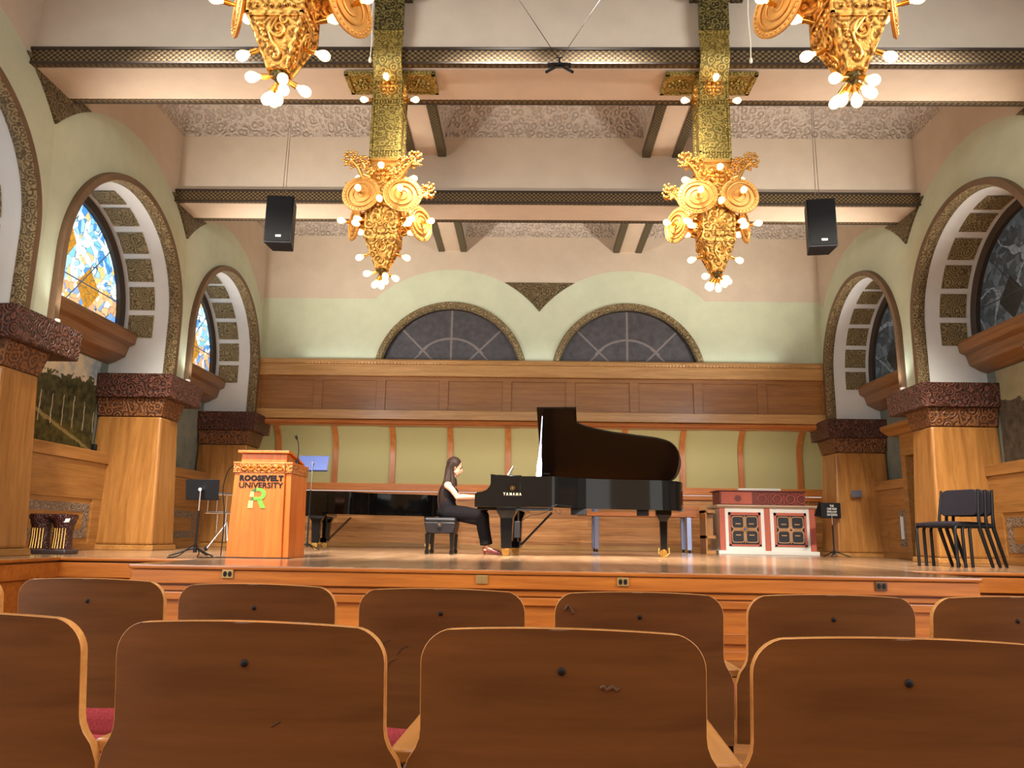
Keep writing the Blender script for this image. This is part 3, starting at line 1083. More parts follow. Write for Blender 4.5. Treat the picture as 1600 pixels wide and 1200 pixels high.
def make_chandelier(label, loc):
    t = thing('chandelier', label, 'chandelier', loc, 0, 'gilt lantern chandeliers')
    h = 0.145
    # plate under the beam, with cast medallions
    g = G()
    g.box(-0.46, 0.46, -0.10, 0.24, -0.025, 0.0)
    for x0, x1, y0, y1 in ((-0.47, 0.47, -0.12, -0.09), (-0.47, 0.47, 0.22, 0.25), (-0.47, -0.43, -0.12, 0.25), (0.43, 0.47, -0.12, 0.25)):
        g.box(x0, x1, y0, y1, -0.04, 0.0)
    for s in (-1, 1):
        for k in range(18):
            a = k * 2.4
            r = 0.018 * k ** 0.6
            g.ball((s * 0.30 + r * math.cos(a), 0.07 + r * 0.9 * math.sin(a), -0.03), 0.02, u=8, v=5)
    obj('mounting_plate', g, M['gilt_post'], t, smooth=30)
    # strap that wraps from the post up the face of the beam
    g = G()
    f = [(-0.15, -0.13), (-0.20, -0.07), (-0.262, 0.02), (-0.285, 0.10), (-0.28, 0.18), (-0.262, 0.26), (-0.262, 1.5)]
    b = [(-0.235, 1.5), (-0.235, 0.02), (-0.15, -0.03)]
    g.prism(f + b, 'x', -0.145, 0.145)
    g.box(-0.155, 0.155, -0.275, -0.235, 0.33, 0.36)
    g.ball((0, -0.262, 0.22), 0.085, (1, 0.12, 0.95), 18, 8)
    obj('strap', g, M['gilt_post'], t, smooth=40, bevel=0.004)
    g = G()
    g.box(-0.15, 0.15, -0.285, -0.24, 0.37, 1.5)
    rn = random.Random(3)
    for k in range(90):
        g.ball((rn.uniform(-0.14, 0.14), -0.285, rn.uniform(0.38, 1.4)), rn.uniform(0.012, 0.026), (1, 0.8, 1.3), 7, 4)
    g.box(-0.26, 0.26, -0.29, -0.235, 0.735, 0.80)
    obj('leaf_crest', g, M['gilt_old'], t, smooth=40)
    # square post
    g = G()
    g.box(-h, h, -h, h, -1.0, -0.02)
    e = 0.012
    for q in range(4):
        R = Matrix.Rotation(q * PI / 2, 4, 'Z')
        for z0, z1 in ((-0.34, -0.325), (-0.405, -0.39), (-0.985, -0.97), (-0.905, -0.89), (-0.04, -0.02)):
            g.box(-h, h, -h - e, -h, z0, z1, R)
        for x0 in (-h, h - 0.014):
            g.box(x0, x0 + 0.014, -h - e, -h, -1.0, -0.02, R)
        for k in range(9):
            x = -0.11 + 0.22 * k / 8
            g.box(x - 0.008, x + 0.008, -h - e, -h, -0.385, -0.345, R)
            g.box(x - 0.008, x + 0.008, -h - e, -h, -0.965, -0.91, R)
            g.ball(R @ Vector((x, -h, -0.42)), 0.011, u=6, v=4)
            g.ball(R @ Vector((x, -h, -0.875)), 0.011, u=6, v=4)
        for k in range(16):
            z = -0.86 + 0.42 * k / 15
            for x in (-0.11, 0.11):
                g.ball(R @ Vector((x, -h, z)), 0.012, u=6, v=4)
        for x0, x1, z0, z1 in ((-0.085, -0.075, -0.85, -0.44), (0.075, 0.085, -0.85, -0.44), (-0.085, 0.085, -0.85, -0.84), (-0.085, 0.085, -0.45, -0.44)):
            g.box(x0, x1, -h - 0.006, -h, z0, z1, R)
    obj('post', g, M['gilt_post'], t, smooth=30)
    for nrm, c in (('-y', (0, -h - 0.004, -0.19)), ('-x', (-h - 0.004, 0, -0.19)), ('+x', (h + 0.004, 0, -0.19))):
        g = G()
        rosette(g, c, 0.11, nrm)
        obj('rosette', g, M['goldp'], t, smooth=50)
    # crown and body of the lantern
    g = G()
    g.box(-0.15, 0.15, -0.15, 0.15, -1.30, -1.0)
    for q in range(4):
        R = Matrix.Rotation(q * PI / 2, 4, 'Z')
        g.box(-0.165, 0.165, -0.165, -0.14, -1.02, -0.99, R)
    rosette(g, (0, -0.155, -1.16), 0.13, '-y')
    rosette(g, (-0.155, 0, -1.16), 0.13, '-x')
    rosette(g, (0.155, 0, -1.16), 0.13, '+x')
    obj('crown', g, M['goldp'], t, smooth=40)
    g = G()
    g.box(-0.15, 0.15, -0.15, 0.15, -1.82, -1.30)
    for q in range(4):
        R = Matrix.Rotation(q * PI / 2, 4, 'Z')
        for z0, z1 in ((-1.735, -1.715), (-1.835, -1.815), (-1.50, -1.48)):
            g.box(-0.158, 0.158, -0.162, -0.15, z0, z1, R)
        for x0 in (-0.158, 0.142):
            g.box(x0, x0 + 0.016, -0.162, -0.15, -1.83, -1.30, R)
        for k in range(6):
            g.ball(R @ Vector((-0.1 + 0.04 * k, -0.15, -1.776)), 0.015, u=10, v=6)
    obj('lantern_body', g, M['gold'], t, smooth=40)
    for q in range(4):
        R = Matrix.Rotation(q * PI / 2, 4, 'Z')
        g = G()
        for s in (-1, 1):
            g.tube([R @ Vector(p) for p in spiral((s * 0.055, -0.152, -1.63), 0.052, 0.008, s * 1.6, '-y', 26, PI / 2)], 0.008, 6)
        g.tube([R @ Vector((x, -0.152, -1.68 - 0.02 * math.cos(x * 60))) for x in [-0.11 + 0.22 * i / 16 for i in range(17)]], 0.009, 6)
        obj('palmette', g, M['goldp'], t, smooth=50)
    g = G()
    a, b2 = 0.15, 0.052
    g.hexa([(-b2, -b2, -2.10), (b2, -b2, -2.10), (b2, b2, -2.10), (-b2, b2, -2.10), (-a, -a, -1.83), (a, -a, -1.83), (a, a, -1.83), (-a, a, -1.83)])
    for sx, sy in ((-1, -1), (1, -1), (1, 1), (-1, 1)):
        g.tube([(sx * a, sy * a, -1.83), (sx * b2, sy * b2, -2.10)], 0.009, 6)
    for sx, sy, ex, ey in ((-1, -1, 1, -1), (1, -1, 1, 1), (1, 1, -1, 1), (-1, 1, -1, -1)):
        g.tube([(sx * b2, sy * b2, -2.10), (ex * b2, ey * b2, -2.10)], 0.011, 6)
        g.tube([(sx * a, sy * a, -1.835), (ex * a, ey * a, -1.835)], 0.011, 6)
    obj('tapered_base', g, M['gold'], t, smooth=30)
    tilt = math.atan2(a - b2, 0.27)
    for q in range(4):
        R = Matrix.Rotation(q * PI / 2, 4, 'Z')
        def onface(x, d):
            k = d / 0.27
            return R @ Vector((x, -(a + (b2 - a) * k) - 0.006, -1.83 - d))
        g = G()
        pts = []
        for i in range(44):
            tt = i / 43
            an = PI * 0.5 + 2 * PI * 1.5 * tt
            r = 0.006 + 0.05 * tt
            pts.append((0.02 + r * math.cos(an), 0.075 + r * math.sin(an)))
        lo = [(-0.034, 0.10), (-0.02, 0.14), (0.01, 0.17), (0.022, 0.20), (0.012, 0.225), (-0.01, 0.22), (-0.008, 0.20)]
        g.tube([onface(x, d) for x, d in pts + lo], 0.008, 6)
        for k in range(7):
            g.ball(onface(-0.085 + 0.012 * k, 0.05 + 0.028 * k), 0.016 - 0.001 * k, (1, 0.6, 1), 7, 4)
        g.tube([onface(0.05 + 0.02 * math.cos(v), 0.03 + 0.02 * math.sin(v)) for v in [i * 0.5 for i in range(11)]], 0.006, 5)
        obj('scroll', g, M['goldp'], t, smooth=50)
    g = G()
    g.lathe([(0.05, -2.10), (0.048, -2.12), (0.025, -2.15), (0.012, -2.17)])
    obj('finial', g, M['gilt_old'], t, smooth=40)
    WINGC = {s: Vector((s * 0.335, 0.16, -1.55)) for s in (-1, 1)}
    # pierced leaf scrolls at the corners and big volute discs front and back
    for sx in (-1, 1):
        for sy in (-1, 1):
            rn = random.Random(11)
            g = G()
            p = [Vector((sx * 0.10, sy * 0.16, -1.27)), Vector((sx * 0.20, sy * 0.20, -1.21)), Vector((sx * 0.24, sy * 0.21, -1.12)), Vector((sx * 0.30, sy * 0.22, -1.06)), Vector((sx * 0.38, sy * 0.22, -1.10))]
            g.tube(p, [0.02, 0.022, 0.02, 0.018, 0.012], 7)
            for bx, bz, n, sp in ((0.315, -1.03, 40, 0.085), (0.20, -1.06, 26, 0.065), (0.14, -1.17, 18, 0.055)):
                g.tube([(sx * 0.2, sy * 0.2, -1.18), (sx * (bx - 0.03), sy * 0.21, bz - 0.05), (sx * bx, sy * 0.22, bz)], 0.011, 6)
                for k in range(n):
                    aa = k * 2.399
                    r = sp * math.sqrt(k / n)
                    g.ball((sx * (bx + r * math.cos(aa)), sy * (0.215 + rn.uniform(-0.025, 0.025)), bz + r * 1.05 * math.sin(aa)), rn.uniform(0.011, 0.019), u=6, v=4)
            if sy > 0:
                bmesh.ops.translate(g.bm, verts=g.bm.verts, vec=(sx * 0.08, -0.02, -0.14))
            obj('leaf_scroll', g, M['goldp'], t, smooth=50)
            g = G()
            c = Vector((sx * 0.205, sy * 0.185, -1.39))
            yaw = -sx * sy * 0.12
            R = Matrix.Translation(c) @ Matrix.Rotation(yaw, 4, 'Z')
            fy = sy
            if sy > 0:      # the rear pair stand out like wings, turned to the side
                c = WINGC[sx]
                R = Matrix.Translation(c) @ Matrix.Rotation(sx * rad(60), 4, 'Z')
                fy = -1
            prof = [(0.182, -0.010), (0.19, 0.0), (0.18, 0.012), (0.155, 0.016), (0.148, 0.008), (0.0005, 0.02)]
            Q = R @ Matrix.Rotation(-fy * PI / 2, 4, 'X') @ Matrix.Diagonal((1, 0.95, 1, 1))
            rr = []
            for r, z in prof:
                rr.append([g.bm.verts.new(Q @ Vector((r * math.cos(2 * PI * k / 36), r * math.sin(2 * PI * k / 36), z))) for k in range(36)])
            for A, B in zip(rr, rr[1:]):
                for k in range(36):
                    g.bm.faces.new((A[k], A[(k + 1) % 36], B[(k + 1) % 36], B[k]))
            g.bm.faces.new(rr[0])
            sp = []
            for i in range(70):
                tt = i / 69
                an = 2 * PI * 2.6 * tt * sx
                r = 0.135 * (1 - tt) + 0.02
                sp.append(Q @ Vector((r * math.cos(an) * 1.0 + 0.02 * sx * (1 - 1) , r * math.sin(an), 0.018)))
            g.tube(sp, 0.007, 6)
            for k in range(30):
                an = 2 * PI * k / 30
                g.ball(Q @ Vector((0.166 * math.cos(an), 0.166 * math.sin(an), 0.014)), 0.009, u=6, v=4)
            g.tube([Q @ Vector((0.186 * math.cos(2 * PI * k / 36), 0.186 * math.sin(2 * PI * k / 36), 0.006)) for k in range(36)], 0.008, 6, True)
            obj('volute_disc', g, M['goldv'], t, smooth=40)
    for s in (-1, 1):
        g = G()
        g.hexa([(s * 0.13, 0.06, -1.68), (s * 0.13, 0.14, -1.68), (s * 0.35, 0.20, -1.62), (s * 0.35, 0.17, -1.62), (s * 0.13, 0.06, -1.42), (s * 0.13, 0.14, -1.42), (s * 0.35, 0.20, -1.46), (s * 0.35, 0.17, -1.46)])
        obj('wing_arm', g, M['gold'], t, smooth=0, bevel=0.01)
    # bulbs in their sockets
    L = [((0, -h, -0.17), (0, -1, 0.1)), ((-h, -0.02, -0.27), (-1, -0.1, 0.0)), ((h, -0.02, -0.27), (1, -0.1, 0.0)),
         ((0, -0.16, -1.13), (0, -1, 0)), ((0, -0.16, -1.49), (0, -1, 0.1)), ((-0.155, 0, -1.13), (-1, 0, 0)), ((0.155, 0, -1.13), (1, 0, 0))]
    for sx in (-1, 1):
        for sy in (-1, 1):
            if sy < 0:
                L.append(((sx * 0.205, sy * 0.205, -1.39), (0, sy, 0)))
            else:
                nv = Vector((sx * math.sin(rad(60)), -math.cos(rad(60)), 0))
                L.append((tuple(WINGC[sx] + nv * 0.02), tuple(nv)))
            L.append(((sx * 0.15, sy * 0.09, -1.71), (sx, sy * 0.25, 0.42)))
        L.append(((sx * 0.15, 0.0, -1.58), (sx, 0.0, 0.1)))
        L.append(((sx * 0.12, 0.02, -1.93), (sx, 0.1, -0.32)))
    for k in range(4):
        an = 0.5 + k * PI / 2
        L.append(((0.03 * math.cos(an), 0.03 * math.sin(an), -2.13), (math.cos(an), math.sin(an), -0.35 - 0.45 * (k % 2))))
    L.append(((0.0, 0.0, -2.15), (0.05, -0.1, -1)))
    L.append(((0.0, 0.0, -2.15), (0.55, -0.65, -1)))
    L.append(((0.0, 0.0, -2.15), (-0.6, 0.1, -1)))
    for p, d in L:
        p, d = Vector(p), Vector(d).normalized()
        g = G()
        g.cone(p, p + d * 0.03, 0.011, 0.011, 8)
        g.cone(p + d * 0.03, p + d * 0.075, 0.016, 0.018, 10)
        so = obj('socket', g, M['brass'], t, smooth=40)
        g = G()
        q = d.to_track_quat('Z', 'Y').to_matrix().to_4x4()
        g.lathe([(0.011, 0.072), (0.014, 0.085), (0.025, 0.102), (0.031, 0.122), (0.030, 0.138), (0.021, 0.154), (0.008, 0.161)], p, 12, q)
        obj('bulb', g, M['bulb'], so, smooth=60)
    return t


CH = make_chandelier('gilt lantern chandelier between the speaker over the lectern and the hanging microphones', (-1.65, 7.20, 5.585))
dup(CH, (1.65, 7.20, 5.585), label='gilt lantern chandelier seen whole above the open grand piano')
dup(CH, (-1.62, 3.92, 5.585), label='near gilt chandelier cut by the top edge, over the speaker above the lectern')
dup(CH, (1.62, 3.92, 5.585), label='near gilt chandelier cut by the top edge, over the speaker above the organ case')


# ------------------------------------------------------------------ grand pianos
def smooth_line(pts, n=6):
    out = []
    P_ = [Vector(p) for p in pts]
    for i in range(len(P_) - 1):
        p0, p1, p2, p3 = P_[max(i - 1, 0)], P_[i], P_[i + 1], P_[min(i + 2, len(P_) - 1)]
        for k in range(n):
            t = k / n
            out.append(tuple(0.5 * ((2 * p1) + (p2 - p0) * t + (2 * p0 - 5 * p1 + 4 * p2 - p3) * t * t + (3 * p1 - p0 - 3 * p2 + p3) * t ** 3)))
    out.append(tuple(P_[-1]))
    return out


def text(body, size, mat, parent, loc, rot, width=None, height=None, ext=0.002, bold=0.0, name='lettering', space=1.0):
    cu = bpy.data.curves.new(name, 'FONT')
    cu.body = body
    cu.size = size
    cu.align_x = 'CENTER'
    cu.align_y = 'CENTER'
    cu.extrude = ext
    cu.space_character = space
    cu.offset = bold
    cu.resolution_u = 3
    tmp = bpy.data.objects.new(name + '_tmp', cu)
    COL.objects.link(tmp)
    dg = bpy.context.evaluated_depsgraph_get()
    me = bpy.data.meshes.new_from_object(tmp.evaluated_get(dg))
    bpy.data.objects.remove(tmp)
    me.name = name
    xs = [v.co.x for v in me.vertices]
    ys = [v.co.y for v in me.vertices]
    sx = width / (max(xs) - min(xs)) if width else 1
    sy = height / (max(ys) - min(ys)) if height else sx
    mx, my = (max(xs) + min(xs)) / 2, (max(ys) + min(ys)) / 2
    for v in me.vertices:
        v.co.x = (v.co.x - mx) * sx
        v.co.y = (v.co.y - my) * sy
    me.materials.clear()
    me.materials.append(mat)
    o = bpy.data.objects.new(name, me)
    COL.objects.link(o)
    o.parent = parent
    o.location = loc
    o.rotation_euler = rot
    return o


BENT = smooth_line([(0.95, 0.0), (1.08, 0.03), (1.22, 0.15), (1.38, 0.30), (1.6, 0.40), (1.87, 0.47), (2.2, 0.53), (2.55, 0.60), (2.75, 0.72), (2.86, 0.97), (2.87, 1.2), (2.80, 1.42), (2.62, 1.53)], 5)
CASE = [(0.30, 0.0)] + BENT + [(2.4, 1.54), (0.30, 1.54)]


M['letter'] = plain('brass_letter', lin(168, 156, 130), 0.4)


def make_piano(label, loc, rz, is_open, sc=1.0):
    t = thing('grand_piano', label, 'piano', loc, rz)
    t.scale = (sc, sc, sc)
    B = M['black']
    # rim: a hollow case of bent wood
    g = G()
    cx, cy = 1.4, 0.85
    inner = [(p[0] + (cx - p[0]) * 0.06, p[1] + (cy - p[1]) * 0.07) for p in CASE]
    n = len(CASE)
    rows = []
    for pl, z in ((CASE, 0.66), (CASE, 1.055), (inner, 1.055), (inner, 0.80)):
        rows.append([g.bm.verts.new((p[0], p[1], z)) for p in pl])
    for A, B_ in zip(rows, rows[1:]):
        for i in range(n):
            g.bm.faces.new((A[i], A[(i + 1) % n], B_[(i + 1) % n], B_[i]))
    g.bm.faces.new(rows[0])
    g.bm.faces.new(list(reversed(rows[-1])))
    low = [(p[0] + (p[0] - cx) * 0.004, p[1] + (p[1] - cy) * 0.006) for p in CASE]
    g.prism(low, 'z', 0.645, 0.675)
    obj('rim', g, B, t, smooth=30)
    g = G()
    pl2 = [(p[0] + (cx - p[0]) * 0.1, p[1] + (cy - p[1]) * 0.1) for p in CASE]
    g.prism(pl2, 'z', 0.81, 0.86)
    obj('iron_plate', g, M['brass'], t, smooth=0)
    prof = [(0.0, 0.64), (0.0, 0.81), (0.03, 0.835), (0.10, 0.845), (0.16, 0.87), (0.20, 0.92), (0.22, 0.98), (0.222, 1.04), (0.205, 1.08), (0.62, 1.055), (0.62, 0.64)]
    for v0, v1 in ((-0.004, 0.09), (1.45, 1.544)):
        g = G()
        g.prism([(u, z) for u, z in prof], 'y', v0, v1)
        obj('cheek', g, B, t, smooth=30, bevel=0.006)
    g = G()
    g.box(0.03, 0.62, 0.05, 1.49, 0.60, 0.70)
    obj('key_bed', g, B, t, smooth=0, bevel=0.006)
    g = G()
    g.box(0.20, 0.25, 0.09, 1.45, 0.74, 1.06)
    g.box(0.20, 0.62, 0.09, 1.45, 1.05, 1.075)
    obj('fallboard', g, B, t, smooth=0, bevel=0.006)
    g = G()
    for k in range(52):
        y = 0.16 + k * 1.22 / 52
        g.box(0.04, 0.20, y, y + 0.0225, 0.70, 0.735)
    g.mi = 1
    for k in range(51):
        if k % 7 not in (2, 6):
            y = 0.16 + (k + 1) * 1.22 / 52
            g.box(0.095, 0.20, y - 0.006, y + 0.006, 0.735, 0.747)
    obj('keyboard', g, [M['white'], M['blackmat']], t, smooth=0)
    # legs on brass casters
    for u, v, tail in ((0.43, 0.13, 0), (0.43, 1.41, 0), (2.58, 1.0, 1)):
        g = G()
        w0, w1 = (0.13, 0.085) if not tail else (0.11, 0.055)
        zs = [(0.66, w0), (0.60, w0), (0.585, w0 * 0.98), (0.54, w1 + 0.02), (0.5, w1), (0.10, w1 * 0.8)]
        rows = [[g.bm.verts.new((u + a * ww, v + b * ww, z)) for a, b in ((-1, -1), (1, -1), (1, 1), (-1, 1))] for z, ww in zs]
        for A, B_ in zip(rows, rows[1:]):
            for i in range(4):
                g.bm.faces.new((A[i], A[(i + 1) % 4], B_[(i + 1) % 4], B_[i]))
        g.bm.faces.new(rows[0])
        g.bm.faces.new(rows[-1])
        lg = obj('leg', g, B, t, smooth=20, bevel=0.005)
        g = G()
        g.cone((u, v, 0.11), (u, v, 0.075), 0.05, 0.04, 14)
        g.cone((u - 0.01, v - 0.04, 0.052), (u - 0.01, v - 0.015, 0.052), 0.052, 0.052, 22)
        g.cone((u - 0.01, v + 0.015, 0.052), (u - 0.01, v + 0.04, 0.052), 0.052, 0.052, 22)
        g.cone((u - 0.01, v - 0.05, 0.052), (u - 0.01, v + 0.05, 0.052), 0.015, 0.015, 10)
        if tail:
            for s in (-1, 1):
                g.tube([(u + 0.07 * s, v - 0.03, 0.13), (u + 0.075 * s, v - 0.05, 0.06), (u + 0.02 * s, v - 0.05, 0.01)], 0.008, 6)
        obj('caster', g, M['brass'], lg, smooth=40)
    # pedal lyre
    g = G()
    for v in (0.70, 0.84):
        g.box(0.47, 0.52, v - 0.02, v + 0.02, 0.16, 0.62)
    g.box(0.44, 0.56, 0.60, 0.94, 0.10, 0.19)
    ly = obj('pedal_lyre', g, B, t, smooth=0, bevel=0.006)
    for v in (0.69, 0.77, 0.85):
        g = G()
        g.prism([(0.46, 0.075), (0.30, 0.06), (0.27, 0.055), (0.27, 0.075), (0.30, 0.085), (0.46, 0.10)], 'y', v - 0.018, v + 0.018)
        obj('pedal', g, M['brass'], ly, smooth=30)
    for v in (0.66, 0.88):
        g = G()
        g.tube([(0.56, v, 0.14), (1.0, v, 0.60)], 0.009, 8)
        obj('brace_rod', g, M['blackmetal'], ly, smooth=40)
    # lid
    if is_open:
        ang, hv, hz = rad(39.5), 1.52, 1.07
        edge = [(0.80, 0.0), (1.355, 0.0), (1.36, 0.28)] + [p for p in BENT if p[0] > 1.38]
        out = edge + [(0.80, 1.52)]
        g = G()
        ca, sa = math.cos(ang), math.sin(ang)
        def LP(u, v, d):
            L_ = hv - v
            return (u, hv - L_ * ca + d * -sa * -1, hz + L_ * sa + d * ca)
        A = [g.bm.verts.new(LP(u, v, 0)) for u, v in out]
        Bv = [g.bm.verts.new(LP(u, v, 0.03)) for u, v in out]
        m = len(out)
        g.bm.faces.new(A).material_index = 1
        g.bm.faces.new(list(reversed(Bv)))
        for i in range(m):
            g.bm.faces.new((A[i], Bv[i], Bv[(i + 1) % m], A[(i + 1) % m]))
        lid = obj('lid', g, [B, M['lidwood']], t, smooth=20)
        g = G()
        g.box(0.80, 1.0, 0.3, 1.5, 1.10, 1.125)
        obj('folded_lid_flap', g, B, t, smooth=0, bevel=0.005)
        g = G()
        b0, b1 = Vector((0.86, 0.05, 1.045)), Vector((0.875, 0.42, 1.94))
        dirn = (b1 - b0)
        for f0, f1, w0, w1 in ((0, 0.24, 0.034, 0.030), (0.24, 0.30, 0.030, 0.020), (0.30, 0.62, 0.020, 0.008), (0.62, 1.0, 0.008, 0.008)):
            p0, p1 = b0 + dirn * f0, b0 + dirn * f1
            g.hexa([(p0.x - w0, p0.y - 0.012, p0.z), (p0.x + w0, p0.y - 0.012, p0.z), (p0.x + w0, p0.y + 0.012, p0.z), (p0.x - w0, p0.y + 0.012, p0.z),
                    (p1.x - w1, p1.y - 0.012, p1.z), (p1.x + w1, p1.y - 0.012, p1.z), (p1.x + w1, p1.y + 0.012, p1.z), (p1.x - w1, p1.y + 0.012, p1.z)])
        obj('lid_prop', g, M['glint_steel'], t, smooth=30)  # prop is black lacquer, its blue highlight painted as tinted metal
        g = G()
        for u in (0.9, 1.5, 2.2):
            g.cone((u, 1.46, 1.05), (u, 1.58, 1.05), 0.012, 0.012, 8)
        obj('hinge', g, M['brass'], t)
        g = G()
        g.box(1.28, 1.50, 0.35, 0.55, 0.56, 0.645)
        obj('recording_box', g, M['blackmat'], t, smooth=0, bevel=0.006)
        g = G()
        g.box(2.2, 2.36, 0.7, 0.9, 0.57, 0.645)
        obj('recording_box', g, M['blackmat'], t, smooth=0, bevel=0.006)
        g = G()
        g.box(0.53, 0.61, 0.10, 0.16, 0.24, 0.46)
        obj('control_unit', g, M['blackmat'], t, smooth=0, bevel=0.006)
        g = G()
        g.box(0.50, 1.05, 0.02, 0.10, 0.60, 0.64)
        g.tube([(0.6, 0.1, 0.44), (0.68, 0.08, 0.50), (0.75, 0.06, 0.54), (0.86, 0.06, 0.55), (0.98, 0.05, 0.59)], 0.005, 6)
        g.tube([(1.0, 0.0, 0.60), (1.03, -0.005, 0.65), (1.10, 0.0, 0.68), (1.3, 0.18, 0.66)], 0.006, 6)
        g.tube([(1.08, 0.06, 0.62), (1.10, 0.06, 0.58), (1.14, 0.06, 0.56), (1.17, 0.06, 0.59), (1.14, 0.06, 0.62)], 0.004, 6)
        obj('cable_tray', g, M['blackmat'], t, smooth=40)
        text('YAMAHA', 0.05, M['letter'], t, (0.51, -0.006, 0.815), (PI / 2, 0, 0), 0.245, 0.04, 0.0015, 0.001, 'lettering', 1.6)
        g = G()
        c = (0.51, -0.006, 0.895)
        g.tube([(c[0] + 0.028 * math.cos(a), c[1], c[2] + 0.028 * math.sin(a)) for a in [2 * PI * i / 24 for i in range(24)]], 0.0018, 6, True)
        for k in range(3):
            a = PI / 2 + k * 2 * PI / 3
            g.tube([(c[0] - 0.024 * math.cos(a), c[1], c[2] - 0.024 * math.sin(a)), (c[0] + 0.026 * math.cos(a), c[1], c[2] + 0.026 * math.sin(a))], 0.0016, 6)
        obj('tuning_fork_emblem', g, M['brass'], t, smooth=50)
    else:
        g = G()
        o2 = [(p[0] + (p[0] - cx) * 0.008, p[1] + (p[1] - cy) * 0.012) for p in CASE]
        g.prism(o2, 'z', 1.05, 1.075)
        obj('lid', g, B, t, smooth=30, bevel=0.004)
    return t


make_piano('black concert grand piano with its lid propped open, played by the person', (-0.895, 10.42, SZ), rad(-5), True)
make_piano('closed black grand piano standing behind the lectern near the back wall', (-4.35, 13.75, SZ), rad(6), False, 0.93)

# loose music pages propped over the keyboard
g = G()
g.hexa([(-0.52, 11.0, 1.70), (-0.49, 11.0, 1.70), (-0.49, 11.3, 1.70), (-0.52, 11.3, 1.70), (-0.40, 11.0, 1.90), (-0.39, 11.0, 1.90), (-0.39, 11.3, 1.90), (-0.40, 11.3, 1.90)])
tag(obj('sheet_music', g, M['paper'], smooth=0), 'pale music pages propped up above the grand piano keyboard', 'sheet music')

# bench
t = thing('piano_bench', 'black padded leather piano bench under the seated person', 'bench', (-1.39, 11.06, SZ))
g = G()
g.box(-0.225, 0.225, -0.33, 0.33, 0.43, 0.505)
obj('cushion', g, M['leather'], t, bevel=0.035, smooth=60, seg=4)
g = G()
g.hexa([(-0.19, -0.30, 0.28), (0.19, -0.30, 0.28), (0.19, 0.30, 0.28), (-0.19, 0.30, 0.28), (-0.222, -0.328, 0.44), (0.222, -0.328, 0.44), (0.222, 0.328, 0.44), (-0.222, 0.328, 0.44)])
obj('skirt', g, M['leather'], t, bevel=0.02, smooth=60, seg=3)
for sx in (-1, 1):
    for sy in (-1, 1):
        g = G()
        c, d = (sx * 0.17, sy * 0.28), (sx * 0.165, sy * 0.28)
        def sq(c, r, z):
            return [(c[0] - r, c[1] - r, z), (c[0] + r, c[1] - r, z), (c[0] + r, c[1] + r, z), (c[0] - r, c[1] + r, z)]
        g.hexa(sq(c, 0.021, 0.05) + sq(c, 0.032, 0.28))
        g.hexa(sq(c, 0.028, 0.0) + sq(c, 0.03, 0.055))
        obj('leg', g, M['black'], t, smooth=0, bevel=0.004)
for sy in (-1, 1):
    g = G()
    g.cone((0, sy * 0.32, 0.40), (0, sy * 0.36, 0.40), 0.038, 0.036, 20)
    kn = obj('height_knob', g, M['blackmat'], t, smooth=40)
    g = G()
    g.cone((0, sy * 0.36, 0.405), (0, sy * 0.363, 0.405), 0.02, 0.02, 16)
    obj('badge', g, M['chrome'], kn)

# ------------------------------------------------------------------ lectern with its lettering
t = thing('lectern', 'orange wooden lectern with black lettering and a green letter R', 'lectern', (-2.955, 7.98, SZ))
def taper(g, w0, w1, y0, y1, z0, z1, ch=0.0):
    a0 = [(-w0, y0), (w0, y0), (w0, y1), (-w0, y1)]
    a1 = [(-w1, y0), (w1, y0), (w1, y1), (-w1, y1)]
    g.hexa([(x, y, z0) for x, y in a0] + [(x, y, z1) for x, y in a1])
g = G()
taper(g, 0.325, 0.30, 0.03, 0.60, 0.0, 0.87)
g.prism([(-0.30, 0.595), (0.30, 0.595), (0.22, 0.72), (-0.22, 0.72)], 'z', 0.0, 0.87)
body = obj('body', g, M['lectern'], t, smooth=0, bevel=0.006)
g = G()
g.hexa([(-0.262, 0.0, 0.0), (0.262, 0.0, 0.0), (0.262, 0.05, 0.0), (-0.262, 0.05, 0.0), (-0.235, 0.0, 0.98), (0.235, 0.0, 0.98), (0.235, 0.05, 0.98), (-0.235, 0.05, 0.98)])
obj('front_panel', g, M['lectern'], t, smooth=0, bevel=0.004)
g = G()
g.box(-0.31, 0.31, 0.012, 0.61, 0.87, 0.965)
g.box(-0.237, 0.237, -0.008, 0.03, 0.872, 0.963)
g.prism([(-0.31, 0.605), (0.31, 0.605), (0.23, 0.735), (-0.23, 0.735)], 'z', 0.87, 0.965)
obj('carved_frieze', g, M['lectern_carved'], t, smooth=0, bevel=0.004)
g = G()
for s in (-1, 1):
    for k in range(3):
        pts = []
        x0 = -0.22 + k * 0.15
        for i in range(25):
            u = i / 24
            pts.append((x0 + 0.14 * u, -0.012, 0.917 + s * 0.022 * math.sin(u * 2 * PI)))
        g.tube(pts, 0.007, 6)
obj('interlace_carving', g, M['lectern'], t, smooth=50)
g = G()
g.box(-0.315, 0.315, 0.008, 0.615, 0.962, 0.985)
g.prism([(-0.315, 0.61), (0.315, 0.61), (0.235, 0.745), (-0.235, 0.745)], 'z', 0.962, 0.985)
obj('ledge', g, M['lectern'], t, smooth=0, bevel=0.005)
g = G()
g.prism([(0.03, 0.985), (0.03, 1.075), (0.10, 1.075), (0.55, 1.0), (0.55, 0.985)], 'x', -0.24, 0.24)
obj('reading_desk', g, M['lectern'], t, smooth=0, bevel=0.004)
g = G()
g.prism([(-0.01, 1.075), (-0.01, 1.105), (0.10, 1.105), (0.58, 1.02), (0.58, 0.995), (0.10, 1.078)], 'x', -0.27, 0.27)
obj('desk_top', g, M['lectern'], t, smooth=0, bevel=0.005)
blk = M['blackmat']
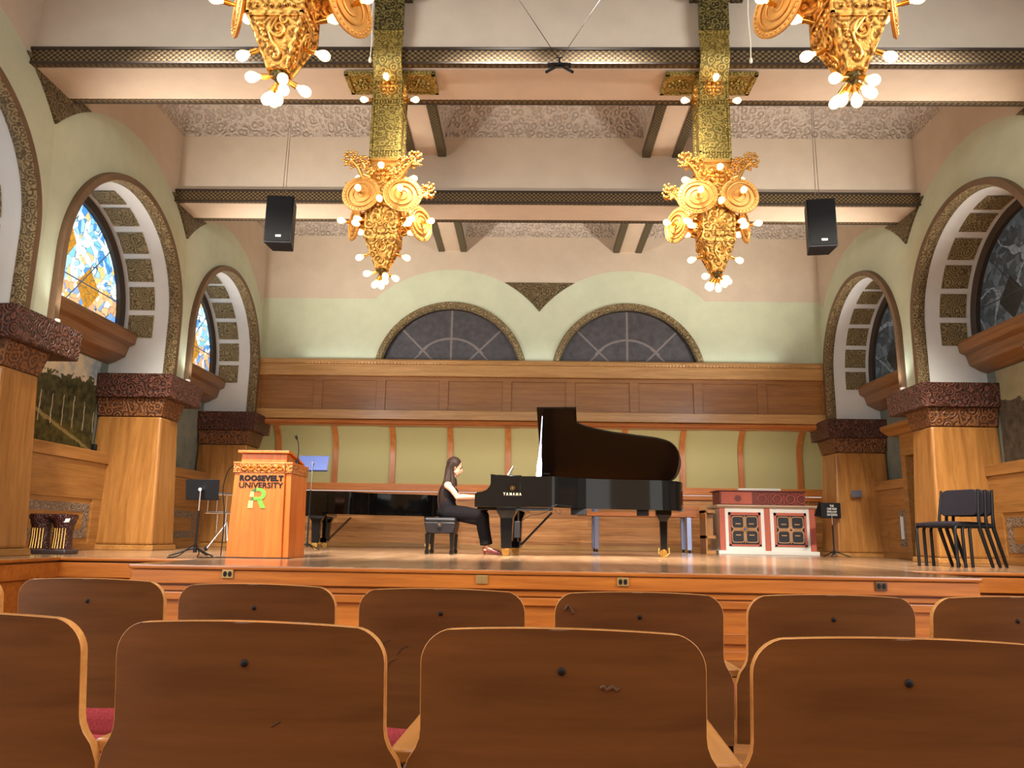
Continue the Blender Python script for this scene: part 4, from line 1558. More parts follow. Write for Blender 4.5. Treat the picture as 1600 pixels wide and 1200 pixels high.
text('ROOSEVELT', 0.1, blk, t, (0.0, -0.004, 0.815), (PI / 2, 0, 0), 0.46, 0.062, 0.003, 0.006, 'lettering', 1.12)
text('UNIVERSITY', 0.1, blk, t, (0.0, -0.004, 0.742), (PI / 2, 0, 0), 0.46, 0.058, 0.003, 0.001)
# the folded-ribbon letter R
emblem = thing_part = None
g = G()
def sheet(g, pts):
    g.prism(pts, 'y', -0.007, 0.0)
def LX(px, pz):   # letter coordinates 0..1 across, 0..1.15 up
    return (-0.03 + (px - 0.5) * 0.185, 0.505 + pz * 0.185)
ring = [LX(0.42, 1.0), LX(0.42, 1.12)]
for i in range(13):
    a = PI / 2 - PI * i / 12
    ring.append(LX(0.60 + 0.38 * math.cos(a), 0.78 + 0.34 * math.sin(a)))
ring += [LX(0.30, 0.44), LX(0.30, 0.62)]
for i in range(11):
    a = -PI / 2 + PI * i / 10
    ring.append(LX(0.58 + 0.17 * math.cos(a), 0.78 + 0.17 * math.sin(a)))
ring += [LX(0.42, 0.95)]
sheet(g, ring)
sheet(g, [LX(0.50, 0.46), LX(0.76, 0.48), LX(1.0, 0.0), LX(0.72, 0.0)])
obj('letter_emblem', g, M['greenlogo'], t, smooth=0)
g = G()
sheet(g, [LX(0.06, 0.62), LX(0.30, 0.62), LX(0.30, 0.92), LX(0.12, 0.92)])
sheet(g, [LX(0.0, 0.0), LX(0.28, 0.0), LX(0.29, 0.42), LX(0.04, 0.42)])
obj('letter_emblem', g, M['limelogo'], t, smooth=0)
g = G()
sheet(g, [LX(0.12, 0.93), LX(0.40, 1.12), LX(0.40, 0.93)])
sheet(g, [LX(0.06, 0.43), LX(0.30, 0.60), LX(0.30, 0.43)])
obj('letter_emblem', g, M['dkgreenlogo'], t, smooth=0)

# gooseneck microphone on the lectern
t = thing('gooseneck_microphone', 'thin black gooseneck microphone rising from the lectern desk', 'microphone', (-2.66, 8.2, SZ + 0.985))
g = G()
g.cone((0, 0, 0), (0, 0, 0.05), 0.022, 0.018, 14)
obj('mount', g, M['blackmat'], t, smooth=40)
g = G()
g.tube([(0, 0, 0.05), (0.006, 0, 0.13), (0.0, 0, 0.22), (-0.02, -0.01, 0.275)], 0.005, 8)
obj('neck', g, M['blackmat'], t, smooth=50)
g = G()
g.cap((-0.02, -0.01, 0.275), (-0.03, -0.015, 0.30), 0.012, 0.014)
obj('capsule', g, M['blackmat'], t, smooth=50)

# ------------------------------------------------------------------ music stands
def music_stand(label, loc, rz, hgt, dw, dh, tilt, dmat, group=None):
    t = thing('music_stand', label, 'music stand', loc, rz)
    g = G()
    for a in (rad(205), rad(335), rad(80)):
        c, s = math.cos(a), math.sin(a)
        g.tube([(0, 0, 0.085), (0.06 * c, 0.06 * s, 0.075), (0.16 * c, 0.16 * s, 0.035), (0.25 * c, 0.25 * s, 0.008)], [0.012, 0.011, 0.009, 0.008], 8)
    g.cone((0, 0, 0.04), (0, 0, 0.12), 0.02, 0.018, 12)
    obj('tripod_base', g, M['blackmetal'], t, smooth=50)
    g = G()
    g.cone((0, 0, 0.1), (0, 0, hgt * 0.68), 0.013, 0.013, 10)
    obj('pole', g, M['blackmetal'], t, smooth=50)
    g = G()
    g.cone((0, 0, hgt * 0.66), (0, 0, hgt), 0.008, 0.008, 10)
    g.cone((0, -0.02, hgt), (0, 0.06, hgt), 0.018, 0.018, 12)
    obj('inner_pole', g, M['chrome'], t, smooth=50)
    R = Matrix.Translation((0, 0.05, hgt)) @ Matrix.Rotation(tilt, 4, 'X')
    g = G()
    def q(x, z, y=0.0):
        return R @ Vector((x, y, z))
    g.hexa([q(-dw * 0.48, -dh / 2, 0), q(dw * 0.48, -dh / 2, 0), q(dw * 0.48, -dh / 2, 0.006), q(-dw * 0.48, -dh / 2, 0.006),
            q(-dw / 2, dh / 2, 0), q(dw / 2, dh / 2, 0), q(dw / 2, dh / 2, 0.006), q(-dw / 2, dh / 2, 0.006)])
    g.hexa([q(-dw * 0.48, -dh / 2, 0), q(dw * 0.48, -dh / 2, 0), q(dw * 0.48, -dh / 2, 0.06), q(-dw * 0.48, -dh / 2, 0.06),
            q(-dw * 0.48, -dh / 2 + 0.008, 0), q(dw * 0.48, -dh / 2 + 0.008, 0), q(dw * 0.48, -dh / 2 + 0.008, 0.06), q(-dw * 0.48, -dh / 2 + 0.008, 0.06)])
    obj('desk', g, dmat, t, smooth=0, bevel=0.002)
    return t


music_stand('black music stand with flat desk between the pillar and the lectern', (-3.68, 8.2, SZ), 0.05, 0.70, 0.36, 0.22, rad(8), M['blackmat'])
music_stand('music stand with a blue-lit desk showing behind the lectern', (-3.74, 12.6, SZ), 0.0, 1.40, 0.50, 0.26, rad(-20), M['greyblue'])
t = music_stand('low black stand with a sign board lettered in white beside the painted organ case', (5.02, 13.4, SZ), 0.0, 0.78, 0.36, 0.26, rad(-4), M['blackmat'])
for i, (ln, wd) in enumerate((('THE', 0.07), ('CHICAGO', 0.165), ('SYMPHONY', 0.165), ('ORCHESTRA', 0.175))):
    text(ln, 0.04, M['white'], t, (0.0 + 0.02, 0.036 , 0.855 - i * 0.05), (PI / 2, 0, 0), wd, 0.036, 0.002, 0.0006)
g = G()
g.hexa([(-0.17, 0.03, 0.66), (-0.165, 0.03, 0.66), (-0.165, 0.06, 0.91), (-0.17, 0.05, 0.91), (-0.36, -0.16, 0.68), (-0.355, -0.16, 0.675), (-0.18, 0.05, 0.925), (-0.185, 0.05, 0.925)])
obj('side_flap', g, M['blackmat'], t, smooth=0)

# cable on the boards from the stand to the lectern, and one draped up to the lectern desk
g = G()
pts = smooth_line([(-3.70, 7.62, SZ + 0.006), (-3.62, 7.68, SZ + 0.02), (-3.57, 7.9, SZ + 0.12), (-3.55, 8.0, SZ + 0.05), (-3.5, 7.85, SZ + 0.006), (-3.40, 7.75, SZ + 0.006), (-3.32, 7.86, SZ + 0.006), (-3.2, 7.92, SZ + 0.006), (-2.9, 7.9, SZ + 0.006), (-2.6, 7.98, SZ + 0.006)], 5)
g.tube(pts, 0.006, 6)
tag(obj('floor_cable', g, M['blackmat'], smooth=50), 'black cable snaking over the stage boards in front of the lectern foot', 'cable')
g = G()
g.tube(smooth_line([(-3.25, 8.0, SZ + 0.95), (-3.32, 8.01, SZ + 0.90), (-3.36, 8.02, SZ + 0.78), (-3.37, 8.03, SZ + 0.66), (-3.35, 8.05, SZ + 0.50), (-3.36, 8.1, SZ + 0.3), (-3.37, 8.12, SZ + 0.01)], 5), 0.005, 6)
tag(obj('hanging_cable', g, M['blackmat'], smooth=50), 'thin black cable looping down from the side of the lectern', 'cable')

# chrome percussion frame behind the lectern
t = thing('chrome_stand', 'chrome percussion frame with tripod legs half hidden behind the lectern', 'stand', (-4.42, 10.8, SZ))
for z in (0.52, 0.78):
    g = G()
    g.tube([(-0.27, 0, z), (0.30, 0, z)], 0.016, 10)
    g.tube([(-0.27, 0.22, z), (0.30, 0.22, z)], 0.012, 10)
    obj('hoop_bar', g, M['chrome'], t, smooth=50)
for k in range(5):
    g = G()
    x = -0.25 + 0.13 * k
    g.tube([(x, 0, 0.53), (x, 0, 0.77)], 0.006, 8)
    obj('tension_rod', g, M['chrome'], t, smooth=50)
g = G()
g.cone((-0.12, 0.05, 0.15), (-0.12, 0.05, 0.50), 0.01, 0.01, 8)
g.cone((0.0, 0.05, 0.12), (0.0, 0.05, 0.52), 0.016, 0.016, 10)
obj('pole', g, M['chrome'], t, smooth=50)
for p in ((0.12, -0.10), (-0.20, -0.05), (0.02, 0.28)):
    g = G()
    g.tube([(0.02, 0.05, 0.38), (p[0], p[1], 0.02)], 0.012, 8)
    lg = obj('leg', g, M['chrome'], t, smooth=50)
    g = G()
    g.cone((p[0] - 0.015, p[1], 0.03), (p[0] + 0.015, p[1], 0.03), 0.03, 0.03, 14)
    obj('rubber_wheel', g, M['blackmat'], lg, smooth=50)

# dark carved pedestal at the foot of the near pillar
t = thing('carved_pedestal', 'dark carved double pedestal with ribbed columns at the foot of the near pillar', 'pedestal', (-5.27, 8.27, SZ))
g = G()
g.box(-0.24, 0.24, -0.13, 0.13, 0.0, 0.05)
obj('slab', g, M['grey_slab'] if 'grey_slab' in M else M.setdefault('grey_slab', plain('dark_slab', lin(62, 50, 50), 0.35)), t, bevel=0.015)
for sx in (-1, 1):
    g = G()
    x = sx * 0.12
    g.lathe([(0.105, 0.05), (0.10, 0.10), (0.094, 0.16), (0.092, 0.24), (0.10, 0.29), (0.112, 0.33), (0.12, 0.37), (0.115, 0.41), (0.0, 0.415)], (x, 0, 0), 24)
    co = obj('column', g, M['darkwood'], t, smooth=50)
    g = G()
    for k in range(6):
        a = rad(-130 + k * 16)
        g.tube([(x + 0.104 * math.cos(a), 0.104 * math.sin(a), 0.06), (x + 0.096 * math.cos(a), 0.096 * math.sin(a), 0.17), (x + 0.098 * math.cos(a), 0.098 * math.sin(a), 0.27)], 0.006, 6)
    obj('ribbing', g, M['brass'], co, smooth=50)
g = G()
g.box(-0.22, 0.22, -0.10, 0.10, 0.36, 0.42)
obj('top_block', g, M['darkwood'], t, bevel=0.02)
g = G()
g.hexa([(0.19, -0.125, 0.33), (0.235, -0.115, 0.335), (0.235, -0.112, 0.335), (0.19, -0.122, 0.33), (0.20, -0.125, 0.37), (0.245, -0.115, 0.375), (0.245, -0.112, 0.375), (0.20, -0.122, 0.37)])
obj('paper_tag', g, M['paper'], t, smooth=0)

# ------------------------------------------------------------------ painted organ case
t = thing('organ_case', 'painted organ case with red stiles and two dark traceried panels by the back wall', 'organ', (4.16, 14.2, SZ))
W2 = 0.86
g = G()
g.box(-W2, W2, 0.0, 0.75, 0.06, 0.84)
obj('case', g, M['white'], t, smooth=0, bevel=0.006)
g = G()
g.box(-W2 - 0.04, W2 + 0.04, -0.05, 0.78, 0.0, 0.07)
obj('plinth', g, M['white'], t, smooth=0, bevel=0.012)
g = G()
g.prism([(-0.03, 0.83), (-0.07, 0.86), (-0.07, 0.88), (0.78, 0.88), (0.78, 0.83)], 'x', -W2 - 0.05, W2 + 0.05)
obj('cornice', g, M['cream'], t, smooth=0, bevel=0.006)
for x in (-W2 + 0.05, 0.0, W2 - 0.05):
    g = G()
    g.box(x - 0.052, x + 0.052, -0.012, 0.02, 0.07, 0.83)
    obj('stile', g, M['rednote'], t, smooth=0, bevel=0.003)
for k, x in enumerate((-0.41, 0.41)):
    g = G()
    g.box(x - 0.27, x + 0.27, -0.01, 0.02, 0.16, 0.74)
    pn = obj('tracery_panel', g, M['grille'], t, smooth=0)
    g = G()
    for x0, x1, z0, z1 in ((-0.29, 0.29, 0.70, 0.75), (-0.29, 0.29, 0.15, 0.18), (-0.29, -0.25, 0.15, 0.75), (0.25, 0.29, 0.15, 0.75)):
        g.box(x + x0, x + x1, -0.02, 0.0, z0, z1)
    obj('border', g, M['rednote'], pn, smooth=0)
    g = G()
    cz = 0.445
    for s in (-1, 1):
        for u in (-1, 1):
            ring_ = []
            for i in range(28):
                a = 2 * PI * i / 28
                ca, sa = math.cos(a), math.sin(a)
                e = 0.35
                ring_.append((x + s * 0.125 + 0.105 * abs(ca) ** e * (1 if ca > 0 else -1), -0.016, cz + u * 0.125 + 0.105 * abs(sa) ** e * (1 if sa > 0 else -1)))
            g.tube(ring_, 0.008, 6, True)
        g.tube([(x + s * 0.25 - s * 0.05 * math.cos(v), -0.016, cz + 0.06 * math.sin(v)) for v in [-PI / 2 + PI * i / 10 for i in range(11)]], 0.009, 6)
        g.tube([(x, -0.016, cz + s * 0.04), (x, -0.016, cz + s * 0.24)], 0.009, 6)
        g.tube([(x + s * 0.04, -0.016, cz), (x + s * 0.2, -0.016, cz)], 0.009, 6)
        for u in (-1, 1):
            g.box(x + s * 0.12 - 0.045, x + s * 0.12 + 0.045, -0.02, -0.012, cz + u * 0.10 - 0.008, cz + u * 0.10 + 0.008)
    obj('tracery', g, M['tan'], pn, smooth=50)
    g = G()
    star = [(x + (0.075 if i % 2 else 0.045) * math.cos(i * PI / 8), cz + (0.075 if i % 2 else 0.045) * math.sin(i * PI / 8)) for i in range(16)]
    g.prism(star, 'y', -0.028, -0.012)
    st = obj('star_flower', g, M['brass'] if k == 0 else M['tan'], pn, smooth=0)
    g = G()
    g.box(x - 0.022, x + 0.022, -0.034, -0.026, cz - 0.022, cz + 0.022)
    obj('centre', g, M['blue'] if k == 0 else M['darkred'], pn, smooth=0)
g = G()
g.box(-W2 + 0.03, W2 - 0.14, 0.06, 0.6, 0.88, 1.13)
g.box(-W2 - 0.02, W2 - 0.12, 0.04, 0.62, 1.13, 1.15)
top = obj('upper_chest', g, M['darkred'], t, smooth=0, bevel=0.006)
g = G()
for i, x in enumerate((-0.5, -0.06, 0.22, 0.46, 0.66)):
    if i < 1:
        g.box(x - 0.30, x + 0.26, 0.05, 0.062, 0.90, 1.12)
    g.tube([(x + 0.075 * math.cos(a), 0.052, 1.0 + 0.075 * math.sin(a)) for a in [2 * PI * k / 24 for k in range(24)]], 0.009, 6, True)
    for sx in (-1, 1):
        g.tube([(x + sx * 0.075, 0.052, 1.0), (x + sx * 0.115, 0.052, 1.0)], 0.006, 6)
        for sz in (-1, 1):
            g.tube([(x + sx * 0.115, 0.052, 1.0 + sz * 0.02), (x + sx * 0.115, 0.052, 1.0 + sz * 0.095), (x + sx * 0.03, 0.052, 1.0 + sz * 0.095)], 0.005, 6)
obj('geometric_ornament', g, M['rednote'], top, smooth=50)
g = G()
for x in (-0.5, -0.06, 0.22, 0.46, 0.66):
    g.cone((x, 0.062, 1.0), (x, 0.045, 1.0), 0.058, 0.058, 20)
obj('roundel', g, M['darkred'], top, smooth=30)
g = G()
g.box(-W2 - 0.19, -W2 - 0.01, 0.02, 0.5, 0.0, 0.06)
g.box(-W2 - 0.19, -W2 - 0.01, 0.02, 0.5, 0.27, 0.33)
g.box(-W2 - 0.19, -W2 - 0.01, 0.02, 0.5, 0.73, 0.79)
g.box(-W2 - 0.19, -W2 - 0.16, 0.02, 0.5, 0.06, 0.78)
g.box(-W2 - 0.16, -W2 - 0.01, 0.2, 0.5, 0.33, 0.73)
tag(obj('side_shelf', g, M['oak'], smooth=0, bevel=0.005, loc=(4.10, 14.2, SZ)), 'narrow open wooden shelf unit at the end of the painted organ case', 'shelf')
g = G()
g.box(-0.42, 0.36, 0.25, 0.36, 1.15, 1.20)
tag(obj('white_board', g, M['white'], smooth=0, bevel=0.008, loc=(4.16, 14.2, SZ)), 'long narrow white box lying on top of the painted organ case', 'box')

# wooden table behind the open piano
t = thing('wooden_table', 'plain wooden table behind the open grand piano', 'table', (1.95, 15.0, SZ))
g = G()
g.box(-1.15, 1.08, -0.35, 0.35, 0.66, 0.86)
obj('table_top', g, M['rail'], t, smooth=0, bevel=0.01)
for x in (-0.83, 0.9):
    for y in (-0.28, 0.28):
        g = G()
        g.box(x - 0.045, x + 0.045, y - 0.04, y + 0.04, 0.05, 0.66)
        lg = obj('leg', g, M['glint_steel'], t, smooth=0, bevel=0.006)
        g = G()
        g.cone((x - 0.02, y, 0.03), (x + 0.02, y, 0.03), 0.03, 0.03, 14)
        obj('caster', g, M['blackmat'], lg, smooth=40)

# ------------------------------------------------------------------ stacked chairs
def make_chair(label):
    t = thing('stacking_chair', label, 'chair', (0, 0, 0), 0, 'stacked black chairs')
    g = G()
    g.grid(lambda u, v: (-0.235 + 0.47 * u, -0.22 + 0.45 * v, 0.478 + 0.012 * math.sin(PI * u) + 0.014 * math.sin(PI * min(1, v * 1.05)) - 0.02 * max(0, 0.15 - v) / 0.15), 10, 10)
    g.grid(lambda u, v: (-0.235 + 0.47 * u, -0.22 + 0.45 * v, 0.455 - 0.01 * max(0, 0.15 - v) / 0.15), 10, 10)
    e = [(0, v / 10) for v in range(11)]
    g.box(-0.236, 0.236, -0.22, 0.23, 0.44, 0.482)
    obj('seat', g, M['blackcloth'], t, smooth=60, bevel=0.01)
    g = G()
    o_ = []
    for cx_, cz_, a0 in ((0.15, 0.80, 0), (-0.15, 0.80, PI / 2), (-0.16, 0.63, PI), (0.16, 0.63, 1.5 * PI)):
        o_ += [(cx_ + 0.065 * math.cos(a0 + PI / 2 * i / 6), cz_ + 0.065 * math.sin(a0 + PI / 2 * i / 6)) for i in range(7)]
    g.prism(o_, 'y', 0.20, 0.24)
    for v_ in g.bm.verts:
        v_.co.y += (v_.co.z - 0.565) * 0.16 - 0.02 * (1 - (v_.co.x / 0.22) ** 2) * 0
    obj('backrest', g, M['blackcloth'], t, smooth=40, bevel=0.012, seg=3)
    for s in (-1, 1):
        g = G()
        g.tube([(s * 0.235, -0.205, 0.01), (s * 0.235, -0.205, 0.40), (s * 0.235, -0.195, 0.43), (s * 0.235, -0.165, 0.445), (s * 0.235, 0.20, 0.445)], 0.017, 8)
        lg = obj('front_leg', g, M['blackmetal'], t, smooth=50)
        g = G()
        g.cone((s * 0.235, -0.205, 0.0), (s * 0.235, -0.205, 0.03), 0.015, 0.015, 10)
        obj('foot_cap', g, M['blackmat'], lg, smooth=40)
        g = G()
        g.tube([(s * 0.242, 0.36, 0.01), (s * 0.242, 0.20, 0.42), (s * 0.238, 0.205, 0.55), (s * 0.225, 0.26, 0.86)], [0.018, 0.022, 0.017, 0.014], 8)
        lg = obj('rear_leg', g, M['blackmetal'], t, smooth=50)
        g = G()
        g.cone((s * 0.242, 0.364, 0.0), (s * 0.242, 0.356, 0.02), 0.015, 0.015, 10)
        obj('foot_cap', g, M['blackmat'], lg, smooth=40)
    g = G()
    g.tube([(-0.235, -0.165, 0.44), (0.235, -0.165, 0.44)], 0.010, 8)
    g.tube([(-0.235, 0.19, 0.44), (0.235, 0.19, 0.44)], 0.010, 8)
    obj('cross_bar', g, M['blackmetal'], t, smooth=50)
    return t


ch = make_chair('black padded chair at the front of the nested stack, its seat and backrest fully seen')
rz = rad(-64)
d = Vector((math.sin(-rz), math.cos(rz), 0))
ch.location = Vector((4.56, 8.9, SZ))
ch.rotation_euler = (0, 0, rz)
dup(ch, Vector((4.56, 8.9, SZ)) + d * 0.12 + Vector((0, 0, 0.0)), rz, 'black padded chair nested directly behind the front chair of the stack')
dup(ch, Vector((4.56, 8.9, SZ)) + d * 0.24 + Vector((0, 0, 0.0)), rz, 'rearmost black padded chair of the nested stack, against the dado')

# ------------------------------------------------------------------ hung loudspeakers, microphones, pull cords
def speaker(label, loc, rz):
    t = thing('loudspeaker', label, 'speaker', loc, rz, 'hung loudspeakers')
    g = G()
    g.prism([(-0.17, -0.15), (0.17, -0.15), (0.13, 0.16), (-0.13, 0.16)], 'z', -0.62, 0.0)
    obj('cabinet', g, M['blackmat'], t, smooth=0, bevel=0.01)
    g = G()
    g.box(-0.155, 0.155, -0.162, -0.148, -0.60, -0.02)
    gr = obj('grille', g, M['spk'] if 'spk' in M else M.setdefault('spk', plain('speaker_mesh', lin(12, 11, 11), 0.8, 0, 0.15)), t, smooth=0)
    g = G()
    g.box(-0.02, 0.045, -0.168, -0.162, -0.55, -0.525)
    obj('badge', g, M['chrome'], gr, smooth=0)
    g = G()
    g.cone((0, 0, 0.0), (0, 0, 0.05), 0.012, 0.012, 8)
    g.box(-0.03, 0.03, -0.02, 0.02, 0.0, 0.02)
    obj('bracket', g, M['blackmetal'], t, smooth=40)
    for s in (-1, 1):
        g = G()
        g.tube([(s * 0.02, 0, 0.04), (s * 0.004 + 0.01, 0.02, 7.05 - loc[2])], 0.004, 6)
        obj('wire', g, M['chrome'], t, smooth=50)
    return t


speaker('hung black loudspeaker on wires above the lectern', (-3.31, 9.0, 5.03), rad(4))
speaker('hung black loudspeaker on wires above the painted organ case', (3.39, 9.0, 5.03), rad(-8))

t = thing('stereo_microphone', 'pair of slim black microphones on a bar hung from two wires', 'microphone', (0.055, 6.0, 4.93))
g = G()
g.box(-0.075, 0.075, -0.012, 0.012, 0.0, 0.02)
g.cone((0, 0, 0), (0, 0, 0.075), 0.012, 0.008, 10)
g.tube([(-0.03, 0, 0.075), (0.03, 0, 0.075)], 0.006, 6)
obj('hanger', g, M['blackmetal'], t, smooth=40)
for s in (-1, 1):
    g = G()
    g.cone((s * 0.01, 0.02, 0.01), (s * 0.115, -0.03, -0.085), 0.010, 0.013, 12)
    obj('microphone_body', g, M['blackmat'], t, smooth=40)
    g = G()
    g.cone((s * 0.09, 0, -0.02), (s * 0.09, 0, 0.02), 0.012, 0.012, 10)
    obj('clip', g, M['blackmat'], t, smooth=40)
    g = G()
    g.tube([(s * 0.02, 0, 0.08), (s * 1.26, 0, 2.15)], 0.003, 6)
    obj('wire', g, M['blackmetal'], t, smooth=40)


def pull_cord(label, x, y, z0):
    t = thing('pull_cord', label, 'pull cord', (x, y, z0), 0, 'white pull cords')
    g = G()
    g.tube([(0.006 * math.sin(k * 1.7), 0, 0.05 + (7.1 - z0 - 0.05) * k / 14) for k in range(15)], 0.005, 6)
    obj('cord', g, M['cord'], t, smooth=50)
    g = G()
    g.lathe([(0.004, 0.06), (0.012, 0.04), (0.016, 0.02), (0.01, 0.0), (0.002, -0.003)], (0, 0, 0), 12)
    obj('bob', g, M['cord'], t, smooth=50)


pull_cord('white pull cord hanging beside the chandelier over the open piano', 1.71, 6.0, 4.955)
pull_cord('white pull cord hanging beside the chandelier on the lectern side', -1.60, 6.0, 4.955)

# ------------------------------------------------------------------ small fittings
def outlet(label, x, z, mat, sockets=True):
    t = thing('outlet', label, 'outlet', (x, 6.165, z))
    g = G()
    g.box(-0.045, 0.045, 0.0, 0.014, -0.033, 0.033)
    obj('cover_plate', g, mat, t, smooth=0, bevel=0.003)
    for s in (-1, 1):
        g = G()
        if sockets:
            g.prism([(s * 0.019 + 0.014 * math.cos(a), 0.021 * math.sin(a)) for a in [2 * PI * i / 16 for i in range(16)]], 'y', -0.004, 0.004)
            obj('socket', g, M['blackmat'], t, smooth=30)
        else:
            g.box(s * 0.019 - 0.014, s * 0.019 + 0.014, -0.003, 0.004, -0.02, 0.02)
            obj('flap', g, mat, t, smooth=0)


plate = plain('brass_plate', lin(172, 140, 86), 0.4, 0.5)
dplate = plain('bronze_plate', lin(92, 66, 44), 0.4, 0.5)
outlet('outlet plate on the stage front under the lectern', -2.535, 0.585, plate)
outlet('blank pale cover plate on the stage front below the pianist', -0.53, 0.575, plate, False)
outlet('outlet plate on the stage front below the open piano tail', 0.57, 0.575, plate)
outlet('dark outlet plate on the stage front near the stacked chairs', 2.56, 0.575, dplate)
g = G()
g.box(-0.09, 0.09, 0.0, 0.02, -0.06, 0.06)
tag(obj('wall_plate', g, plain('grey_plate', lin(84, 86, 96), 0.5), smooth=0, bevel=0.005, loc=(5.50, 13.47, 1.72)), 'small grey plate on the pillar beside the painted organ case', 'wall plate')
g = G()
g.box(-0.13, 0.13, -0.04, 0.04, 0.0, 0.05)
tag(obj('light_fixture', g, emit('fixture_lens', (1, 0.95, 0.85, 1), 2.0), smooth=0, bevel=0.005, loc=(3.35, 15.15, 3.27)), 'small white strip light under the balcony', 'light')
t = thing('uplight', 'small lamp on the capital behind the woodland mural pillar', 'uplight', (-5.2, 10.95, SZ + 2.382))
g = G()
g.cone((0, 0, 0), (0, 0, 0.06), 0.035, 0.04, 14)
obj('housing', g, M['white'], t, smooth=40)
g = G()
g.cone((0, 0, 0.058), (0, 0, 0.064), 0.032, 0.032, 14)
obj('lens', g, M['white'], t, smooth=40)
dup(t, (5.2, 10.95, SZ + 2.382), label='small lamp on the capital above the stacked chairs')
dup(t, (-5.2, 7.75, SZ + 2.382), label='small lamp on the capital of the pillar nearest the carved pedestal')
for s in (-1, 1):
    for y in ((10.95, 7.75) if s < 0 else (10.95,)):
        d = bpy.data.lights.new('uplight_lamp', 'SPOT')
        d.energy = 12
        d.color = (0.86, 0.95, 1.0)
        d.spot_size = rad(150)
        d.spot_blend = 0.8
        d.shadow_soft_size = 0.06
        o = bpy.data.objects.new('uplight_lamp', d)
        COL.objects.link(o)
        o.location = (s * 5.05, y, 3.14)
        o.rotation_euler = (Vector((s * 5.0, y + 0.9, 5.6)) - o.location).to_track_quat('-Z', 'Y').to_euler()
# little things on the dado ledges
g = G()
g.box(-0.03, 0.03, -0.03, 0.03, 0.0, 0.1)
tag(obj('dark_bottle', g, M['blackmat'], bevel=0.012, loc=(-5.97, 10.08, 1.93)), 'small dark box standing on the ledge below the woodland mural', 'box')
t = thing('white_cup', 'small white cup on the ledge below the misty mural', 'cup', (-5.98, 12.05, 1.93))
g = G()
g.lathe([(0.04, 0.0), (0.05, 0.03), (0.055, 0.09), (0.05, 0.09), (0.045, 0.03), (0.0, 0.01)], (0, 0, 0), 16)
obj('bowl', g, M['white'], t, smooth=50)
g = G()
g.tube([(0, -0.05, 0.02), (0, -0.1, 0.05), (0, -0.06, 0.13)], 0.008, 6)
obj('handle', g, M['white'], t, smooth=50)

# ------------------------------------------------------------------ auditorium seats
def seat_label(r, k):
    return {
        (0, -2): 'near row wooden seat back cut by the frame edge below the dark carved pedestal',
        (0, -1): 'near row wooden seat back directly below the lectern',
        (0, 0): 'near row wooden seat back below the pianist and open piano, with a grey smudge',
        (0, 1): 'near row wooden seat back below the painted organ case and stacked chairs',
        (1, -3): 'far row wooden seat back showing only its edge at the frame side',
        (1, -2): 'far row wooden seat back below the pillar and carved pedestal',
        (1, -1): 'far row wooden seat back below the lectern foot',
        (1, 0): 'far row wooden seat back below the piano bench, with scratches low down',
        (1, 1): 'far row wooden seat back below the open piano tail, with a chipped top corner',
        (1, 2): 'far row wooden seat back below the painted organ case',
        (1, 3): 'far row wooden seat back below the stacked chairs, cut by the frame edge'}[(r, k)]


